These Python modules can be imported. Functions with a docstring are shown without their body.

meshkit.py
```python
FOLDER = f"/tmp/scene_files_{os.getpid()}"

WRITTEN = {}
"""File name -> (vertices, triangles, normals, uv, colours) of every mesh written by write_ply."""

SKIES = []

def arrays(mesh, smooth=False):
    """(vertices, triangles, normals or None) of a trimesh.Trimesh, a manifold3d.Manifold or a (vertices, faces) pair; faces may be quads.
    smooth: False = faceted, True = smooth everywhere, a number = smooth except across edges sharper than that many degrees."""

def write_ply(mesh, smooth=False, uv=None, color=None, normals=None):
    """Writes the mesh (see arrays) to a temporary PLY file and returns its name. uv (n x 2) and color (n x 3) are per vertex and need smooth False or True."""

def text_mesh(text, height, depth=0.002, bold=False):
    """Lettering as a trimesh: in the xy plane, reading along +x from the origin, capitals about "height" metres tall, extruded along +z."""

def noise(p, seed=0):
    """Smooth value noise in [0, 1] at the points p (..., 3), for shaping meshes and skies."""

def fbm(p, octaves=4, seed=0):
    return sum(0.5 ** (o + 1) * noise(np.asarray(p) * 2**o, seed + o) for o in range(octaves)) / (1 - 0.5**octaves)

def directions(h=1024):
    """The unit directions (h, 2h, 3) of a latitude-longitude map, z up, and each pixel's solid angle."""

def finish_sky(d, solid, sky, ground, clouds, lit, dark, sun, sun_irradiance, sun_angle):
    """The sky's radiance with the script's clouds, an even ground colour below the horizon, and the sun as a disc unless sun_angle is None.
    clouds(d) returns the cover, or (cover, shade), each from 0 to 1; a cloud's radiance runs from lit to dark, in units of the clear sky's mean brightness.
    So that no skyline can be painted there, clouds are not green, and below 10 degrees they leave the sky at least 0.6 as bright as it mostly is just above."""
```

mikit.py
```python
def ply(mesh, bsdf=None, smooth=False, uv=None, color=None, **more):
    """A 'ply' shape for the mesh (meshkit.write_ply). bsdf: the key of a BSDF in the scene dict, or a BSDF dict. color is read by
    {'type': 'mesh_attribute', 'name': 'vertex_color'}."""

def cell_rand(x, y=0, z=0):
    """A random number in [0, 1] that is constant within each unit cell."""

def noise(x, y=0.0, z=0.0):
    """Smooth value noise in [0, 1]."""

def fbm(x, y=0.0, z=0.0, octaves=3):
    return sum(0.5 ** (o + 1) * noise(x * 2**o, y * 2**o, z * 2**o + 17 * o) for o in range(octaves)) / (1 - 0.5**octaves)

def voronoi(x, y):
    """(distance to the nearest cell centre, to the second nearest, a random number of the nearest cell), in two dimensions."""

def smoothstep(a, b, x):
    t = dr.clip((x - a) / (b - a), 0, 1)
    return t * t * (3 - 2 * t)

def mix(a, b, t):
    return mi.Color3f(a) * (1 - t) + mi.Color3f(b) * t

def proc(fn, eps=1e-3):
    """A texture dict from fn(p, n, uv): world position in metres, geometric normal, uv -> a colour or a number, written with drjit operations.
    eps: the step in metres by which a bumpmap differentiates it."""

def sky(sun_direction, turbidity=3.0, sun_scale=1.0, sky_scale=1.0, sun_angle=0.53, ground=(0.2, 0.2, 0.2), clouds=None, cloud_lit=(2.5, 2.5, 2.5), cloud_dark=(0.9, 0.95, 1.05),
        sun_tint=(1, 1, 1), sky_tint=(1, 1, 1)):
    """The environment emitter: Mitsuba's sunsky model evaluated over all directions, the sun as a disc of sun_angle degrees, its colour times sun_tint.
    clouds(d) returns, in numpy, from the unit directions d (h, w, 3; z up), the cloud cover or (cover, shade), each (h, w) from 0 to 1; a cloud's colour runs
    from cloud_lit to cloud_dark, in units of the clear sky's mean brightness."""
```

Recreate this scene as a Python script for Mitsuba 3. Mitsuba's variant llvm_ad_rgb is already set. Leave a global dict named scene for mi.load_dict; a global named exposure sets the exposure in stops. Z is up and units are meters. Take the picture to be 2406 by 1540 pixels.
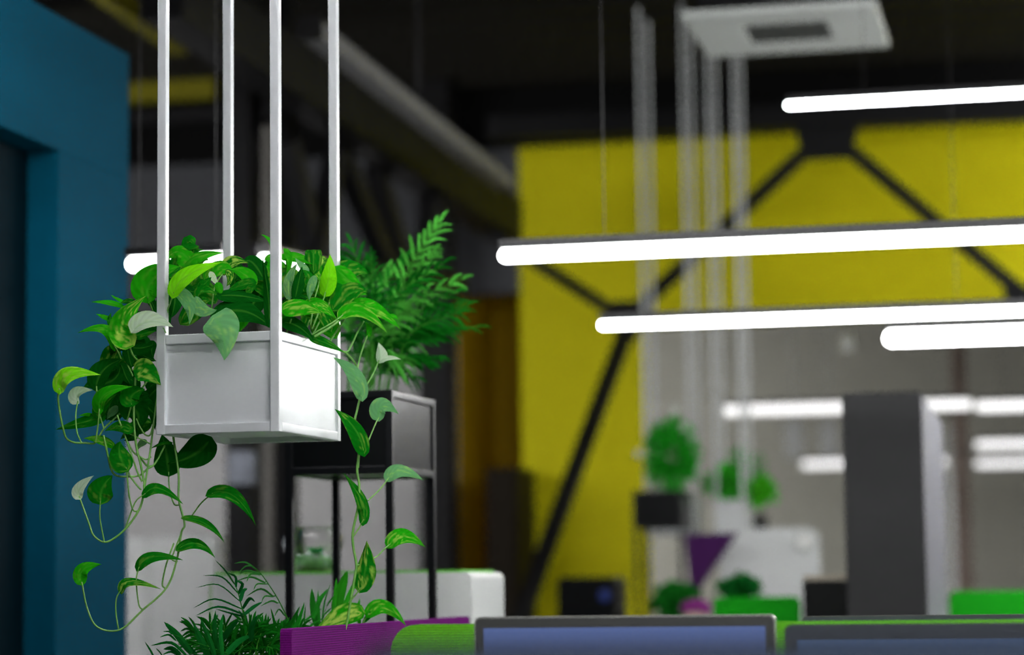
import math, random
import numpy as np
import trimesh
import mitsuba as mi
import mikit
import meshkit
from mikit import proc, noise, fbm, smoothstep, mix

T = mi.ScalarTransform4f
rng = random.Random(11)
scene, labels = {}, {}

# ------------------------------------------------------------------ camera, lamps, exposure
EYE = np.array([0.0, 0.0, 1.25])
YAW, ROLL, FPX, PITCH = math.radians(12.5), 0.012, 5681.0, math.atan(600.0 / 5681.0)
FWD = np.array([-math.sin(YAW), math.cos(YAW), 0.0])
RGT = np.array([math.cos(YAW), math.sin(YAW), 0.0])
UPZ = np.array([0.0, 0.0, 1.0])
AXIS = FWD * math.cos(PITCH) + UPZ * math.sin(PITCH)
UPC = UPZ * math.cos(PITCH) - FWD * math.sin(PITCH)
up_img = RGT * math.sin(ROLL) + UPC * math.cos(ROLL)
scene['camera'] = {
    'type': 'thinlens', 'fov': 2 * math.degrees(math.atan(1203.0 / FPX)), 'fov_axis': 'x',
    'aperture_radius': 0.0255, 'focus_distance': 5.55, 'near_clip': 0.05, 'far_clip': 100.0,
    'to_world': T().look_at(origin=EYE.tolist(), target=(EYE + AXIS).tolist(), up=up_img.tolist()),
}
exposure = 0.85
LAMP = 18.0          # radiance of the office tubes
LAMP_FAR = 0.75       # tubes of the hall behind
ZC = 5.0             # ceiling height
YB = 17.2            # back wall


def ray(px, py):
    """direction of a point of the frame, scaled to advance 1 m along FWD"""
    x, y = (px - 1203.0) / FPX, -(py - 770.0) / FPX
    c, s = math.cos(ROLL), math.sin(ROLL)
    r = AXIS + RGT * (x * c + y * s) + UPC * (-x * s + y * c)
    return r / (r @ FWD)


def P(px, py, d):
    return EYE + ray(px, py) * d


def onY(px, py, y):
    r = ray(px, py)
    return EYE + r * ((y - EYE[1]) / r[1])


def onX(px, py, x):
    r = ray(px, py)
    return EYE + r * ((x - EYE[0]) / r[0])


def onZ(px, py, z):
    r = ray(px, py)
    return EYE + r * ((z - EYE[2]) / r[2])


# ------------------------------------------------------------------ materials
def rgb(*c):
    return {'type': 'rgb', 'value': list(c)}


def pri(name, col, rough=0.5, two=True, **k):
    if rough >= 0.5:
        k.setdefault('specular', 0.15)
    b = {'type': 'principled', 'base_color': col if isinstance(col, dict) else rgb(*col), 'roughness': rough, **k}
    scene[name] = {'type': 'twosided', 'bsdf': b} if two else b
    return name


def mottled(c, amt=0.12, f=6.0):
    c = np.array(c)
    return proc(lambda p, n, uv: mix((c * (1 - amt)).tolist(), (c * (1 + amt)).tolist(), fbm(p.x * f, p.y * f, p.z * f)))


pri('white_paint', mottled((0.74, 0.765, 0.79), 0.03, 9), 0.28, specular=0.5)
pri('white_far', (0.80, 0.82, 0.82), 0.4)
pri('black_metal', (0.0052, 0.00585, 0.00715), 0.35, specular=0.2)
pri('black_panel', (0.00455, 0.0052, 0.00585), 0.28, specular=0.15)
pri('steel_black', (0.0090, 0.0093, 0.0102), 0.5)
pri('steel_grey', mottled((0.035, 0.036, 0.038), 0.15, 3), 0.5)
pri('pillar_grey', mottled((0.20, 0.19, 0.175), 0.1, 3), 0.6)
pri('ceiling_black', mottled((0.0028, 0.003, 0.003), 0.3, 2), 0.8)
pri('purlin_black', (0.010, 0.0097, 0.007), 0.6)
pri('olive_paint', (0.20, 0.18, 0.008), 0.6)
pri('yellow_paint', mottled((0.70, 0.65, 0.003), 0.04, 1.5), 0.6)
pri('mustard_paint', mottled((0.60, 0.40, 0.01), 0.08, 2), 0.6)
pri('teal_paint', mottled((0.0003, 0.056, 0.100), 0.06, 2), 0.7, specular=0.04)
pri('teal_dark', (0.0003, 0.0075, 0.012), 0.7, specular=0.04)
pri('grey_wall', mottled((0.62, 0.61, 0.61), 0.03, 2), 0.7)
pri('grey_wall_dark', mottled((0.085, 0.088, 0.096), 0.06, 2), 0.7)  # darker copy of the wall grey; puts shade on the upper wall
pri('beige_wall', mottled((0.54, 0.53, 0.46), 0.06, 1), 0.7)
pri('carpet', mottled((0.04, 0.04, 0.043), 0.3, 40), 0.9)
pri('brown_dark', (0.012, 0.008, 0.003), 0.6)
pri('rust', (0.30, 0.12, 0.06), 0.6)
pri('red', (0.35, 0.03, 0.02), 0.5)
pri('soil', mottled((0.035, 0.022, 0.014), 0.5, 120), 0.9)
pri('housing', (0.005, 0.005, 0.0055), 0.4)
pri('profile_grey', mottled((0.17, 0.17, 0.175), 0.05, 3), 0.45)
pri('cassette_white', (0.82, 0.86, 0.82), 0.5)
pri('cassette_grille', (0.07, 0.075, 0.07), 0.5)
pri('cabinet_white', (0.78, 0.80, 0.79), 0.4)
pri('green_trim', (0.10, 0.45, 0.03), 0.5)
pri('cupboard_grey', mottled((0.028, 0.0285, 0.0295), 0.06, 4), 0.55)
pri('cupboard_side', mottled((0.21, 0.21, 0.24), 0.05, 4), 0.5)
pri('silver', (0.62, 0.62, 0.60), 0.3, metallic=0.8)
pri('bezel', (0.045, 0.047, 0.045), 0.4)
pri('bezel_blue', (0.035, 0.042, 0.055), 0.35)
pri('desk_white', (0.7, 0.7, 0.7), 0.4)
pri('purple_paint', (0.06, 0.008, 0.09), 0.6)
pri('magenta_fabric', (0.25, 0.03, 0.22), 0.8)
pri('skin_beige', (0.6, 0.42, 0.36), 0.7)
pri('tan', (0.5, 0.45, 0.36), 0.6)
pri('pillar_brown', (0.30, 0.23, 0.20), 0.6)
pri('pebble', (0.7, 0.72, 0.74), 0.5)
pri('flower_white', (0.8, 0.85, 0.75), 0.6)
pri('blue_lens', (0.03, 0.05, 0.22), 0.2)
pri('notice_grey', mottled((0.26, 0.28, 0.33), 0.5, 14), 0.5)


def ribbed(name, c, c2):
    def col(p, n, uv):
        r = noise(p.z * 900.0, 3.0, 1.0)
        g = fbm(p.x * 180, p.y * 180, p.z * 180)
        import drjit as dr
        s = 0.5 + 0.5 * dr.sin(p.z * (2 * math.pi / 0.0052))
        return mix(c2, c, dr.clip(0.25 + 0.75 * s + 0.25 * (g - 0.5) + 0.1 * (r - 0.5), 0, 1))

    def hgt(p, n, uv):
        import drjit as dr
        return 0.5 + 0.5 * dr.sin(p.z * (2 * math.pi / 0.0052))
    scene[name] = {'type': 'twosided', 'bsdf': {'type': 'bumpmap', 'scale': 0.0007, 'arbitrary': proc(hgt, 3e-4),
                   'bsdf': {'type': 'principled', 'base_color': proc(col), 'roughness': 0.85, 'specular': 0.05, 'sheen': 0.0}}}


ribbed('purple_rib', (0.155, 0.006, 0.165), (0.05, 0.003, 0.055))
ribbed('green_rib', (0.16, 0.56, 0.018), (0.035, 0.20, 0.012))
pri('green_far', (0.008, 0.38, 0.008), 0.8)
scene['leaf'] = {'type': 'principledthin', 'base_color': {'type': 'mesh_attribute', 'name': 'vertex_color'}, 'roughness': 0.34,
                 'diff_trans': 0.55, 'spec_trans': 0.0, 'eta': 1.45}
scene['stem'] = {'type': 'twosided', 'bsdf': {'type': 'principled', 'base_color': proc(lambda p, n, uv: mix((0.05, 0.30, 0.02), (0.26, 0.48, 0.12), fbm(p.x * 40, p.y * 40, p.z * 40))), 'roughness': 0.4}}
scene['glass'] = {'type': 'dielectric', 'int_ior': 1.5}


# ------------------------------------------------------------------ mesh helpers
def cat(ms):
    return trimesh.util.concatenate([m for m in ms])


def cbox(size, c=0.003):
    """box centred on the origin with chamfered edges"""
    h = np.array(size) / 2
    c = min(c, 0.45 * h.min())
    pts = []
    for sx in (-1, 1):
        for sy in (-1, 1):
            for sz in (-1, 1):
                s = np.array([sx, sy, sz])
                for k in range(3):
                    q = h - c
                    q[k] = h[k]
                    pts.append(s * q)
    return trimesh.Trimesh(np.array(pts)).convex_hull


def frame(o, yaw=0.0):
    """4x4: local x along u turned by yaw, y depth, z up"""
    M = np.eye(4)
    M[:3, 0] = [math.cos(yaw), math.sin(yaw), 0]
    M[:3, 1] = [-math.sin(yaw), math.cos(yaw), 0]
    M[:3, 3] = o
    return M


def lbox(M, lo, hi, c=0.003):
    lo, hi = np.array(lo, float), np.array(hi, float)
    m = cbox(hi - lo, c)
    m.apply_translation((lo + hi) / 2)
    m.apply_transform(M)
    return m


def wbox(lo, hi, c=0.003):
    return lbox(np.eye(4), lo, hi, c)


def bar(p0, p1, w, h=None, r=0.15, up=(0, 0, 1), n=3):
    """rounded rectangular bar from p0 to p1"""
    h = w if h is None else h
    p0, p1 = np.array(p0, float), np.array(p1, float)
    ax = p1 - p0
    L = np.linalg.norm(ax)
    ax /= L
    up = np.array(up, float)
    if abs(ax @ up) > 0.98:
        up = np.array([0, 1.0, 0])
    s = np.cross(ax, up)
    s /= np.linalg.norm(s)
    t = np.cross(s, ax)
    rr = r * min(w, h)
    prof = []
    for (cx, cy, a0) in ((w / 2 - rr, h / 2 - rr, 0), (-w / 2 + rr, h / 2 - rr, 90), (-w / 2 + rr, -h / 2 + rr, 180), (w / 2 - rr, -h / 2 + rr, 270)):
        for k in range(n + 1):
            a = math.radians(a0 + 90 * k / n)
            prof.append((cx + rr * math.cos(a), cy + rr * math.sin(a)))
    m = len(prof)
    v = [p0 + s * x + t * y for x, y in prof] + [p1 + s * x + t * y for x, y in prof] + [p0, p1]
    f = []
    for i in range(m):
        j = (i + 1) % m
        f += [(i, j, m + j), (i, m + j, m + i), (2 * m, j, i), (2 * m + 1, m + i, m + j)]
    me = trimesh.Trimesh(np.array(v), np.array(f), process=False)
    me.fix_normals()
    return me


def spline(pts, n=None):
    """Catmull-Rom through the points"""
    p = np.array(pts, float)
    if len(p) == 2:
        return np.linspace(p[0], p[1], n or 6)
    q = np.vstack([2 * p[0] - p[1], p, 2 * p[-1] - p[-2]])
    k = n or 6
    out = []
    for i in range(1, len(q) - 2):
        for t in np.linspace(0, 1, k, endpoint=False):
            a, b, c, d = q[i - 1], q[i], q[i + 1], q[i + 2]
            out.append(0.5 * ((2 * b) + (c - a) * t + (2 * a - 5 * b + 4 * c - d) * t * t + (3 * b - a - 3 * c + d) * t ** 3))
    out.append(p[-1])
    return np.array(out)


def tube(pts, r0, r1=None, sides=7, caps=True):
    p = np.array(pts, float)
    r1 = r0 if r1 is None else r1
    n = len(p)
    rad = np.linspace(r0, r1, n)
    tan = np.gradient(p, axis=0)
    tan /= np.linalg.norm(tan, axis=1, keepdims=True) + 1e-12
    ref = np.array([0.3, 0.9, 0.1])
    v = []
    for i in range(n):
        a = np.cross(tan[i], ref)
        a /= np.linalg.norm(a) + 1e-12
        b = np.cross(tan[i], a)
        for k in range(sides):
            th = 2 * math.pi * k / sides
            v.append(p[i] + rad[i] * (a * math.cos(th) + b * math.sin(th)))
    f = []
    for i in range(n - 1):
        for k in range(sides):
            k2 = (k + 1) % sides
            a, b, c, d = i * sides + k, i * sides + k2, (i + 1) * sides + k2, (i + 1) * sides + k
            f += [(a, c, b), (a, d, c)]
    if caps:
        v += [p[0], p[-1]]
        for k in range(sides):
            k2 = (k + 1) % sides
            f += [(n * sides, k, k2), (n * sides + 1, (n - 1) * sides + k2, (n - 1) * sides + k)]
    return trimesh.Trimesh(np.array(v), np.array(f), process=False)


def lathe(prof, seg=40):
    return trimesh.creation.revolve(np.array(prof, float), sections=seg)


def quadpanel(poly, thick, M):
    """shapely polygon (x, z local) extruded along local y by thick"""
    m = trimesh.creation.extrude_polygon(poly, thick, engine='earcut')
    v = m.vertices.copy()
    m.vertices = np.stack([v[:, 0], v[:, 2], v[:, 1]], 1)
    m.invert()
    m.apply_transform(M)
    m.fix_normals()
    return m


def rrect(x0, z0, x1, z1, r):
    from shapely.geometry import box
    return box(x0 + r, z0 + r, x1 - r, z1 - r).buffer(r, quad_segs=8)


# ------------------------------------------------------------------ naming
def numbered(key):
    if key not in scene and key not in labels and not any(k.startswith(key + '__') for k in scene):
        return key
    n = 1
    while True:
        k = f'{key}_{n:03d}'
        if k not in scene and k not in labels and not any(q.startswith(k + '__') for q in scene):
            return k
        n += 1


def thing(name, label, catg, group=None):
    k = numbered(name)
    labels[k] = {'label': label, 'category': catg}
    if group:
        labels[k]['group'] = group
    return k


def part(parent, name, mesh, bsdf, smooth=30, label=None, **more):
    k = numbered(parent + '__' + name)
    scene[k] = mikit.ply(mesh, bsdf, smooth=smooth, **more)
    if label:
        labels[k] = {'label': label}
    return k


def single(name, mesh, bsdf, label, catg, smooth=30, group=None):
    k = numbered(name)
    scene[k] = mikit.ply(mesh, bsdf, smooth=smooth)
    labels[k] = {'label': label, 'category': catg}
    if group:
        labels[k]['group'] = group
    return k


def struct(name, mesh, bsdf, label=None, smooth=False):
    scene[name] = mikit.ply(mesh, bsdf, smooth=smooth)
    labels[name] = {'kind': 'structure'}
    if label:
        labels[name]['label'] = label
    return name


# ------------------------------------------------------------------ the room
xl, xr, yf = -11.0, 11.0, -4.0
yel_l = onY(1224, 900, YB)[0]                    # left end of the yellow wall
opn_l = onY(1512, 900, YB)[0]                    # left side of the opening to the hall behind
opn_z = onY(1600, 762, YB)[2]
nic_l = onY(1062, 900, YB)[0]
nic_z = onY(1150, 690, YB)[2]
band_z = onY(420, 800, YB)[2]
ztop = onY(1300, 343, YB)[2]
struct('floor', wbox((xl, yf, -0.1), (xr, 34, 0.0), 0.001), 'carpet', 'dark grey office carpet floor')
struct('ceiling', wbox((xl, yf, ZC), (xr, 34, ZC + 0.15), 0.001), 'ceiling_black', 'black painted ceiling high above the office')
for y in [4.0, 6.5, 9.0, 11.0, 12.6] + [14.4 + 0.42 * i for i in range(7)]:
    part('ceiling', 'purlin', bar((xl, y, ZC - 0.07), (xr, y, ZC - 0.07), 0.10, 0.14, 0.1), 'purlin_black')
struct('wall_back', cat([wbox((yel_l, YB, 0), (opn_l, YB + 0.2, ztop), 0.001), wbox((opn_l, YB, opn_z), (xr, YB + 0.2, ztop), 0.001)]), 'yellow_paint', 'bright yellow wall with an opening into the hall behind')
struct('wall_header', wbox((xl, YB - 0.02, ztop), (xr, YB + 0.2, ZC), 0.001), 'ceiling_black', 'black strip of wall above the yellow paint')
struct('wall_grey', cat([wbox((xl, YB, 0), (nic_l, YB + 0.2, band_z), 0.001)]), 'grey_wall', 'pale grey wall beside the yellow wall')
struct('wall_upper', cat([wbox((xl, YB, band_z), (nic_l, YB + 0.2, ztop), 0.001), wbox((nic_l, YB, nic_z), (yel_l, YB + 0.2, ztop), 0.001)]), 'grey_wall_dark', 'upper part of the wall behind the truss, coloured dark grey for shade')  # shade above the lamps is put into this wall colour
# niche left of the yellow wall
struct('wall_niche', cat([wbox((nic_l - 0.05, YB + 1.4, 0), (yel_l + 0.3, YB + 1.5, nic_z + 0.2), 0.001),
                          wbox((yel_l, YB + 0.2, 0), (yel_l + 0.1, YB + 1.4, nic_z + 0.2), 0.001),
                          wbox((nic_l - 0.1, YB + 0.2, 0), (nic_l, YB + 1.4, nic_z + 0.2), 0.001)]), 'mustard_paint', 'mustard wall of the recess left of the yellow wall')
nx0, nx1 = onY(1060, 900, YB + 1.38)[0], onY(1138, 900, YB + 1.38)[0]
nz = onY(1100, 878, YB + 1.38)[2]
struct('door_1', wbox((nx0, YB + 1.33, 0), (nx1, YB + 1.41, nz), 0.01), 'brown_dark', 'dark doorway in the mustard recess')
a = onY(1085, 1020, YB + 1.3)
single('wall_panel', cat([wbox((a[0] - 0.05, YB + 1.29, a[2] - 0.3), (a[0] + 0.05, YB + 1.325, a[2] + 0.3), 0.01)]), 'rust', 'narrow reddish brown panel on the dark door in the mustard recess', 'panel')
a = onY(1092, 1078, YB + 1.2)
single('fire_box', wbox((a[0] - 0.06, YB + 1.2, a[2] - 0.055), (a[0] + 0.06, YB + 1.32, a[2] + 0.055), 0.02), 'red', 'small red box low on the dark door in the mustard recess', 'box')
a = onY(1140, 1100, YB - 0.6)
b = onY(1216, 1110, YB - 0.6)
ck = thing('locker', 'dark brown cupboard standing against the left end of the yellow wall', 'cupboard')
part(ck, 'body', wbox((a[0], YB - 0.6, 0), (b[0], YB - 0.02, a[2]), 0.01), 'brown_dark')
part(ck, 'door', wbox((a[0] + 0.02, YB - 0.62, 0.08), (b[0] - 0.02, YB - 0.6, a[2] - 0.03), 0.005), 'brown_dark')

# teal wall on the left, running into depth, with a doorway
TX = P(300, 900, 8.6)[0]
t_end = onX(300, 900, TX)[1]
t_top = onX(302, 128, TX)[2]
d_end = onX(134, 900, TX)[1]
d_top = onX(134, 352, TX)[2]
struct('wall_left', cat([wbox((TX - 0.18, yf, d_top), (TX, t_end, t_top), 0.002), wbox((TX - 0.18, d_end, 0), (TX, t_end, d_top), 0.002)]), 'teal_paint', 'teal painted wall with a dark doorway')
struct('door_2', wbox((TX - 0.17, yf, 0), (TX - 0.11, d_end, d_top), 0.002), 'teal_dark', 'very dark teal door leaf set back in the teal wall')
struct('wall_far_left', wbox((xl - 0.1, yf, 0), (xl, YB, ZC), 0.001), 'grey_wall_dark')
struct('wall_right', wbox((xr, yf, 0), (xr + 0.1, 34, ZC), 0.001), 'grey_wall')
struct('wall_front', wbox((xl, yf - 0.1, 0), (xr, yf, ZC), 0.001), 'grey_wall')
# hall behind
struct('wall_hall', wbox((opn_l - 9, 33, 0), (xr, 33.1, ZC), 0.001), 'beige_wall', 'beige wall far back in the hall')
struct('wall_hall_left', wbox((opn_l - 8.2, YB + 0.2, 0), (opn_l - 8.1, 33, ZC), 0.001), 'beige_wall')

# ------------------------------------------------------------------ lamps
def capsule(p0, p1, r, seg=16, rings=5):
    p0, p1 = np.array(p0, float), np.array(p1, float)
    ax = (p1 - p0) / np.linalg.norm(p1 - p0)
    prof = [(-r * math.cos(a), r * math.sin(a)) for a in np.linspace(0.05, math.pi / 2, rings)]
    pts = [p0 + ax * (r + x) for x, _ in prof] + [p1 - ax * (r + x) for x, _ in prof[::-1]]
    rad = [y for _, y in prof] + [y for _, y in prof[::-1]]
    s = np.cross(ax, UPZ)
    s /= np.linalg.norm(s)
    t = np.cross(s, ax)
    v = []
    for q, rr in zip(pts, rad):
        for k in range(seg):
            a = 2 * math.pi * k / seg
            v.append(q + rr * (s * math.cos(a) + t * math.sin(a)))
    f = []
    n = len(pts)
    for i in range(n - 1):
        for k in range(seg):
            k2 = (k + 1) % seg
            A, B, C, D = i * seg + k, i * seg + k2, (i + 1) * seg + k2, (i + 1) * seg + k
            f += [(A, B, C), (A, C, D)]
    v += [pts[0], pts[-1]]
    for k in range(seg):
        k2 = (k + 1) % seg
        f += [(n * seg, k2, k), (n * seg + 1, (n - 1) * seg + k, (n - 1) * seg + k2)]
    m = trimesh.Trimesh(np.array(v), np.array(f), process=False)
    if m.volume < 0:
        m.invert()
    return m


scene['diffuser_white'] = {'type': 'diffuse', 'reflectance': rgb(0.8, 0.8, 0.8)}


def pendant(p0, p1, r, label, L=None, name='pendant_light', group=None, tint=(1, 1, 1), cables=True):
    k = thing(name, label, 'light', group)
    p0, p1 = np.array(p0, float), np.array(p1, float)
    L = LAMP if L is None else L
    dm = capsule(p0, p1, r)
    scene[k + '__diffuser'] = mikit.ply(dm, 'diffuser_white', smooth=False, emitter={'type': 'area', 'radiance': rgb(*[L * c for c in tint])})
    ax = (p1 - p0) / np.linalg.norm(p1 - p0)
    up = UPZ * (r * 1.02 + 0.012)
    part(k, 'housing', bar(p0 + ax * r * 0.3 + up, p1 - ax * r * 0.3 + up, r * 2.2, 0.03, 0.1), 'housing')
    if cables:
        for t in (0.12, 0.88):
            q = p0 + (p1 - p0) * t + up
            part(k, 'cable', tube([q, [q[0], q[1], ZC]], 0.0011, sides=5), 'housing')
    return k


def along_u(px, py, d, length, r):
    a = P(px, py, d)
    return a, a + np.array([length, 0, 0])


a, b = along_u(1172, 602, 7.75, 2.9, 0.028)
pendant(a, b, 0.0235, 'longest white tube light, crossing the middle of the yellow wall')
a, b = along_u(1407, 765, 9.5, 2.9, 0.030)
pendant(a, b, 0.018, 'white tube light along the lower edge of the yellow wall')
a, b = along_u(2078, 796, 10.4, 2.6, 0.046)
pendant(a, b, 0.034, 'thick white tube light at the right edge, lowest of the big tubes')
a, b = along_u(1846, 248, 10.6, 2.9, 0.029)
pendant(a, b, 0.0145, 'white tube light hanging highest, right under the white ceiling unit')
a, b = P(299, 622, 7.75), P(536, 610, 7.6)
pendant(a, b, 0.025, 'white tube light next to the teal wall, behind the leaves of the planter')
a = P(616, 608, 7.75)
b = P(800, 652, 8.6)
pendant(a, b, 0.021, 'white tube light seen nearly end on between the middle planter posts', L=4.0)
# hall behind: rows of tubes
for (px, py, px2, y, lab) in ((1692, 966, 2285, 19.8, 'dim white tube light running behind the grey cupboard'),
                              (2292, 956, 2900, 19.8, 'dim white tube light right of the grey cupboard, level with the one behind it'),
                              (1884, 1092, 2230, 28.0, 'faint far tube light left of the grey cupboard'),
                              (2292, 1046, 2800, 24.5, 'faint far tube light at the right edge, below the brighter one'),
                              (2292, 1090, 2800, 28.0, 'faintest far tube light at the right edge, lowest of the row')):
    q = onY(px, py, y)
    q2 = onY(px2, py, y)
    pendant(q, [q2[0], q[1], q[2]], 0.04, lab, L=LAMP_FAR)

# added unseen tubes that brighten the office from outside the view
ofg = 'added unseen fill tube lights'
for (X, d, z, ln, r) in ((-0.3, 3.6, 2.75, 2.9, .05), (-1.6, 1.6, 2.75, 2.9, .05), (1.9, 1.6, 2.75, 2.9, .05), (-1.2, 4.75, 3.4, 2.9, .05), (1.9, 5.4, 3.0, 2.6, .03), (3.0, 9.0, 3.3, 2.9, .06), (4.5, 12.6, 3.3, 3.4, .15), (4.3, 15.2, 3.1, 3.4, .15), (-2.3, 6.75, 2.95, 2.7, .05), (-6.4, 11.5, 3.0, 3.0, .16), (-5.6, 14.2, 2.9, 1.8, .10)):
    q = EYE + RGT * X + FWD * d
    q[2] = z
    pendant(q, q + np.array([ln, 0, 0]), r, 'added white tube light out of view that brightens the office', group=ofg)

for (y, z) in ((20.5, 2.7), (25.0, 2.7), (29.0, 2.7)):  # added tubes, hidden by the yellow wall, to brighten the hall
    q = np.array([opn_l - 7.4, y, z])
    pendant(q, q + np.array([3.2, 0, 0]), 0.16, 'added white tube light hidden by the yellow wall to brighten the hall', group='added hall fill lights behind the yellow wall')

# ------------------------------------------------------------------ steelwork
def node(px, py, y=15.6):
    return onY(px, py, y)


tr = thing('roof_truss', 'black steel truss with diagonal braces in front of the yellow wall', 'truss')
Y2 = 15.6
part(tr, 'top_chord', bar(onY(1150, 300, Y2), onY(2700, 245, Y2), 0.14, 0.16, 0.1), 'steel_black')
part(tr, 'gusset_plate', quadpanel(__import__('shapely.geometry', fromlist=['Polygon']).Polygon([(-0.15, -0.12), (0.15, -0.12), (0.22, 0.14), (-0.22, 0.14)]), 0.10, frame(onY(1943, 330, Y2) - np.array([0, .05, 0]))), 'steel_black', False)
part(tr, 'gusset_plate', quadpanel(__import__('shapely.geometry', fromlist=['Polygon']).Polygon([(-0.13, 0.10), (0.16, 0.10), (0.06, -0.16), (-0.03, -0.16)]), 0.10, frame(onY(1468, 745, Y2) - np.array([0, .05, 0]))), 'steel_black', False)
for (A, B) in (((1496, 728), (1915, 335)), ((1975, 335), (2420, 705)), ((1085, 505), (1450, 738))):
    part(tr, 'brace', bar(onY(*A, Y2), onY(*B, Y2), 0.085, 0.085, 0.1), 'steel_black')
part(tr, 'bottom_chord', bar(onY(1440, 727, Y2), onY(1530, 723, Y2), 0.10, 0.09, 0.1), 'steel_black')
part(tr, 'bottom_chord', bar(onY(2360, 700, Y2), onY(2700, 690, Y2), 0.10, 0.12, 0.1), 'steel_black')
a0 = onY(1478, 760, Y2)
a1 = onY(1228, 1440, 14.6)
e = (a1 - a0)
a2 = a0 + e * (a0[2] / -e[2])
part(tr, 'strut', bar(a0, a2, 0.085, 0.085, 0.1), 'steel_black', label='long black steel strut slanting to the floor')

tl = thing('side_truss', 'black steel truss running into depth between the planter posts and the yellow wall', 'truss')
part(tl, 'top_chord', bar(P(380, -30, 11.0), P(1190, 520, 16.3), 0.22, 0.30, 0.08), 'steel_black')
part(tl, 'bottom_chord', bar(P(600, 600, 12.5), P(1080, 668, 15.6), 0.10, 0.12, 0.1), 'steel_black')
for (A, B, d0, d1) in (((676, 330), (744, 620), 13.0, 13.3), ((795, 330), (738, 620), 13.5, 13.2), ((800, 360), (915, 640), 13.6, 14.3), ((880, 390), (955, 650), 14.2, 14.6), ((1020, 470), (985, 650), 14.9, 14.8)):
    part(tl, 'brace', bar(P(*A, d0), P(*B, d1), 0.11, 0.11, 0.1), 'steel_black')

lp = thing('linear_profile', 'long unlit grey linear lamp housing hanging on a wire and running into depth', 'lamp housing')
la, lb = P(730, 68, 10.6), P(1185, 430, 14.4)
part(lp, 'body', bar(la, lb, 0.10, 0.085, 0.08), 'profile_grey')
ax = (lb - la) / np.linalg.norm(lb - la)
part(lp, 'end_cap', bar(la - ax * 0.03, la, 0.115, 0.105, 0.05), 'housing')
q = P(983, 215, 12.4)
part(lp, 'hanger', tube([q, [q[0], q[1], ZC]], 0.012, sides=6), 'steel_grey')

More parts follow.
